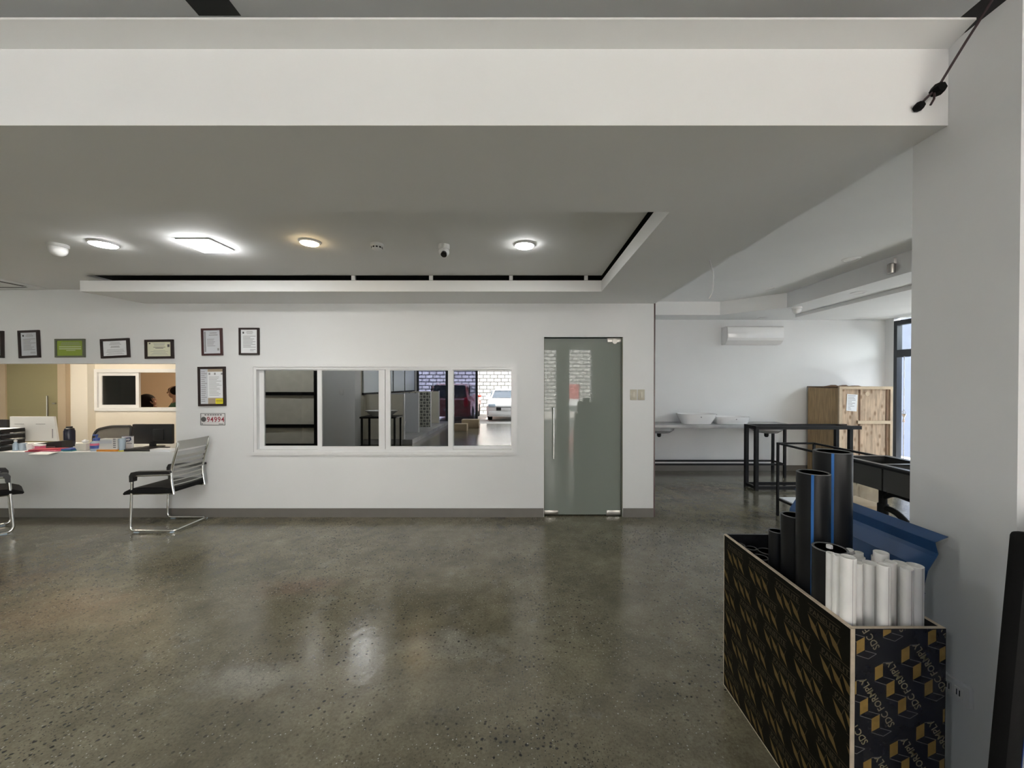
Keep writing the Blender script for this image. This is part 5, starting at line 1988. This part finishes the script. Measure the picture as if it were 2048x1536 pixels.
# cars
def car(name, label, loc, rz, body, L, Wd, H, suv):
    t = thing(name, label, 'car', loc, rz)
    hl = L / 2
    if suv:   # front towards +x
        prof = [(-hl, .45), (-hl + .02, 1.02), (-hl + .10, 1.10), (-hl + .28, H - .06), (-hl + .7, H), (.35, H - .03), (1.05, 1.12), (1.15, 1.08), (hl - .25, .98), (hl - .03, .82), (hl, .45), (hl - .1, .26), (-hl + .1, .28)]
        glass = [(-hl + .14, 1.13), (-hl + .32, H - .10), (.33, H - .09), (.98, 1.13)]
    else:
        prof = [(-hl, .45), (-hl + .05, .95), (-hl + .5, 1.02), (-.95, H - .02), (-.2, H), (.25, H - .03), (1.05, 1.02), (hl - .3, .88), (hl - .05, .72), (hl, .45), (hl - .1, .22), (-hl + .1, .25)]
        glass = [(-1.3, 1.04), (-.9, H - .06), (.22, H - .07), (.95, 1.02)]
    bm = bmesh.new()
    rows = []
    n = len(prof)
    for y, s in ((-1, .86), (-.88, 1), (.88, 1), (1, .86)):
        row = []
        for x, z in prof:
            tw_ = 1 - .20 * max(0, (z - 1.0)) / max(.01, (H - 1.0))
            zz = .62 + (z - .62) * (1 if abs(y) < .95 else .86)
            row.append(bm.verts.new((x * (1 if abs(y) < .95 else .965), y * Wd / 2 * tw_, zz)))
        rows.append(row)
    for a, b in zip(rows, rows[1:]):
        for i in range(n):
            bm.faces.new((a[i], a[(i + 1) % n], b[(i + 1) % n], b[i]))
    bm.faces.new(rows[0][::-1])
    bm.faces.new(rows[-1])
    MB().bm(bm, 0, True).build('car_body', body, t)
    # windows
    g_ = MB()
    for s in (-1, 1):
        k = .905 * Wd / 2
        g_.prism([(x * .94, z) for x, z in glass], s * k - .02, s * k + .03, 'y')
    g_.build('side_windows', 'car_glass', t)
    fw = MB()
    xw0, xw1 = (.40, 1.02) if suv else (.30, 1.02)
    zt_ = H - .06
    zb_ = 1.14 if suv else 1.05
    hwid = Wd * .36
    fw.add([(xw0 + .03, -hwid, zt_), (xw0 + .03, hwid, zt_), (xw1 + .05, hwid * 1.15, zb_), (xw1 + .05, -hwid * 1.15, zb_),
            (xw0, -hwid, zt_ - .03), (xw0, hwid, zt_ - .03), (xw1, hwid * 1.15, zb_ - .03), (xw1, -hwid * 1.15, zb_ - .03)],
           [(0, 1, 2, 3), (7, 6, 5, 4), (0, 4, 5, 1), (1, 5, 6, 2), (2, 6, 7, 3), (3, 7, 4, 0)])
    fw.build('windscreen', 'car_glass', t)
    rw_ = MB()
    xr0, xr1 = (-hl + .24, -hl + .09) if suv else (-1.0, -1.55)
    rw_.add([(xr0 - .03, -hwid, zt_), (xr0 - .03, hwid, zt_), (xr1 - .03, hwid * 1.1, zb_), (xr1 - .03, -hwid * 1.1, zb_),
             (xr0 + .02, -hwid, zt_), (xr0 + .02, hwid, zt_), (xr1 + .02, hwid * 1.1, zb_), (xr1 + .02, -hwid * 1.1, zb_)],
            [(0, 3, 2, 1), (4, 5, 6, 7), (0, 1, 5, 4), (1, 2, 6, 5), (2, 3, 7, 6), (3, 0, 4, 7)])
    rw_.build('rear_window', 'car_glass', t)
    for sx_ in (-1, 1):
        for sy_ in (-1, 1):
            w_ = MB()
            w_.lathe([(.20, -.10), (.33, -.10), (.345, -.07), (.345, .07), (.33, .10), (.20, .10)], (sx_ * L * .295, sy_ * (Wd / 2 - .09), .345), 28, axis='y')
            wo = w_.build('wheel', 'tyre', t)
            MB().lathe([(0, -.085), (.21, -.095), (.21, .095), (0, .085)], (sx_ * L * .295, sy_ * (Wd / 2 - .09), .345), 20, axis='y').build('hub_cap', 'steel', wo)
    for s in (-1, 1):
        MB().rbox(-hl - .015, -hl + .08, s * Wd * .40 - .08, s * Wd * .40 + .08, .72, 1.12 if suv else .92, .03).build('tail_light', 'tail_red', t)
        MB().rbox(hl - .16, hl - .0, s * Wd * .36 - .16, s * Wd * .36 + .16, .66, .80, .04).build('headlight', 'clear_plastic', t)
        MB().rbox(.85, .98, s * (Wd / 2 + .05) - .10, s * (Wd / 2 + .05) + .10, 1.02, 1.16, .04).build('side_mirror', body, t)
    MB().rbox(hl - .03, hl + .02, -Wd * .25, Wd * .25, .50, .66, .02).build('grille', 'black_plastic', t)
    for x in (-hl - .022, hl + .022):
        MB().rbox(x - .008, x + .008, -.22, .22, .50, .63, .004).build('number_plate', 'plate_white', t)
    MB().rbox(-hl - .03, -hl + .12, -Wd * .46, Wd * .46, .36, .60, .05).build('rear_bumper', body, t)
    MB().rbox(hl - .14, hl + .02, -Wd * .46, Wd * .46, .28, .48, .05).build('front_bumper', body, t)
    return t


car('car', 'maroon sport utility car parked outside, mirrored in the sliding window', (-3.22, -9.95, -.15), R(-90), 'car_maroon', 4.5, 1.86, 1.72, True)
car('car', 'white saloon car parked nose in, mirrored in the right window pane', (-.75, -10.6, -.15), R(90), 'car_white', 4.5, 1.78, 1.46, False)
# banner outside
t = thing('banner', 'red and white banner on a stand across the forecourt, mirrored in the glass door', 'banner', (2.2, -9.0, -.15))
MB().box(-.45, .45, -.01, .01, 1.0, 1.7).build('upper_cloth', 'banner_red', t)
MB().box(-.45, .45, -.01, .01, .45, .9999).build('lower_cloth', 'paper_white', t)
for x in (-.46, .46):
    MB().tube([(x, 0, 0), (x, 0, 1.75)], .018, 8).build('pole', 'steel', t)

# fill downlights added to brighten the mirrored displays, out of the frame above the viewer
for x, y, lb in ((-6.2, 1.0, 'round showroom light above the display rack'), (-4.4, 0.9, 'round showroom light above the basin table'), (-2.2, -1.6, 'round showroom light in front of the tile panels'), (-2.2, -3.8, 'round showroom light above the cartons')):
    t = thing('downlight', lb, 'ceiling light', (x, y, 2.95))
    MB().lathe([(.112, 0), (.112, -.006), (.102, -.014), (.10, -.014)], (0, 0, 0), 28).build('rim', 'white_plastic', t)
    MB().lathe([(0, -.0141), (.10, -.0141), (.094, -.020), (0, -.022)], (0, 0, 0), 28).build('diffuser', 'lamp_show', t)
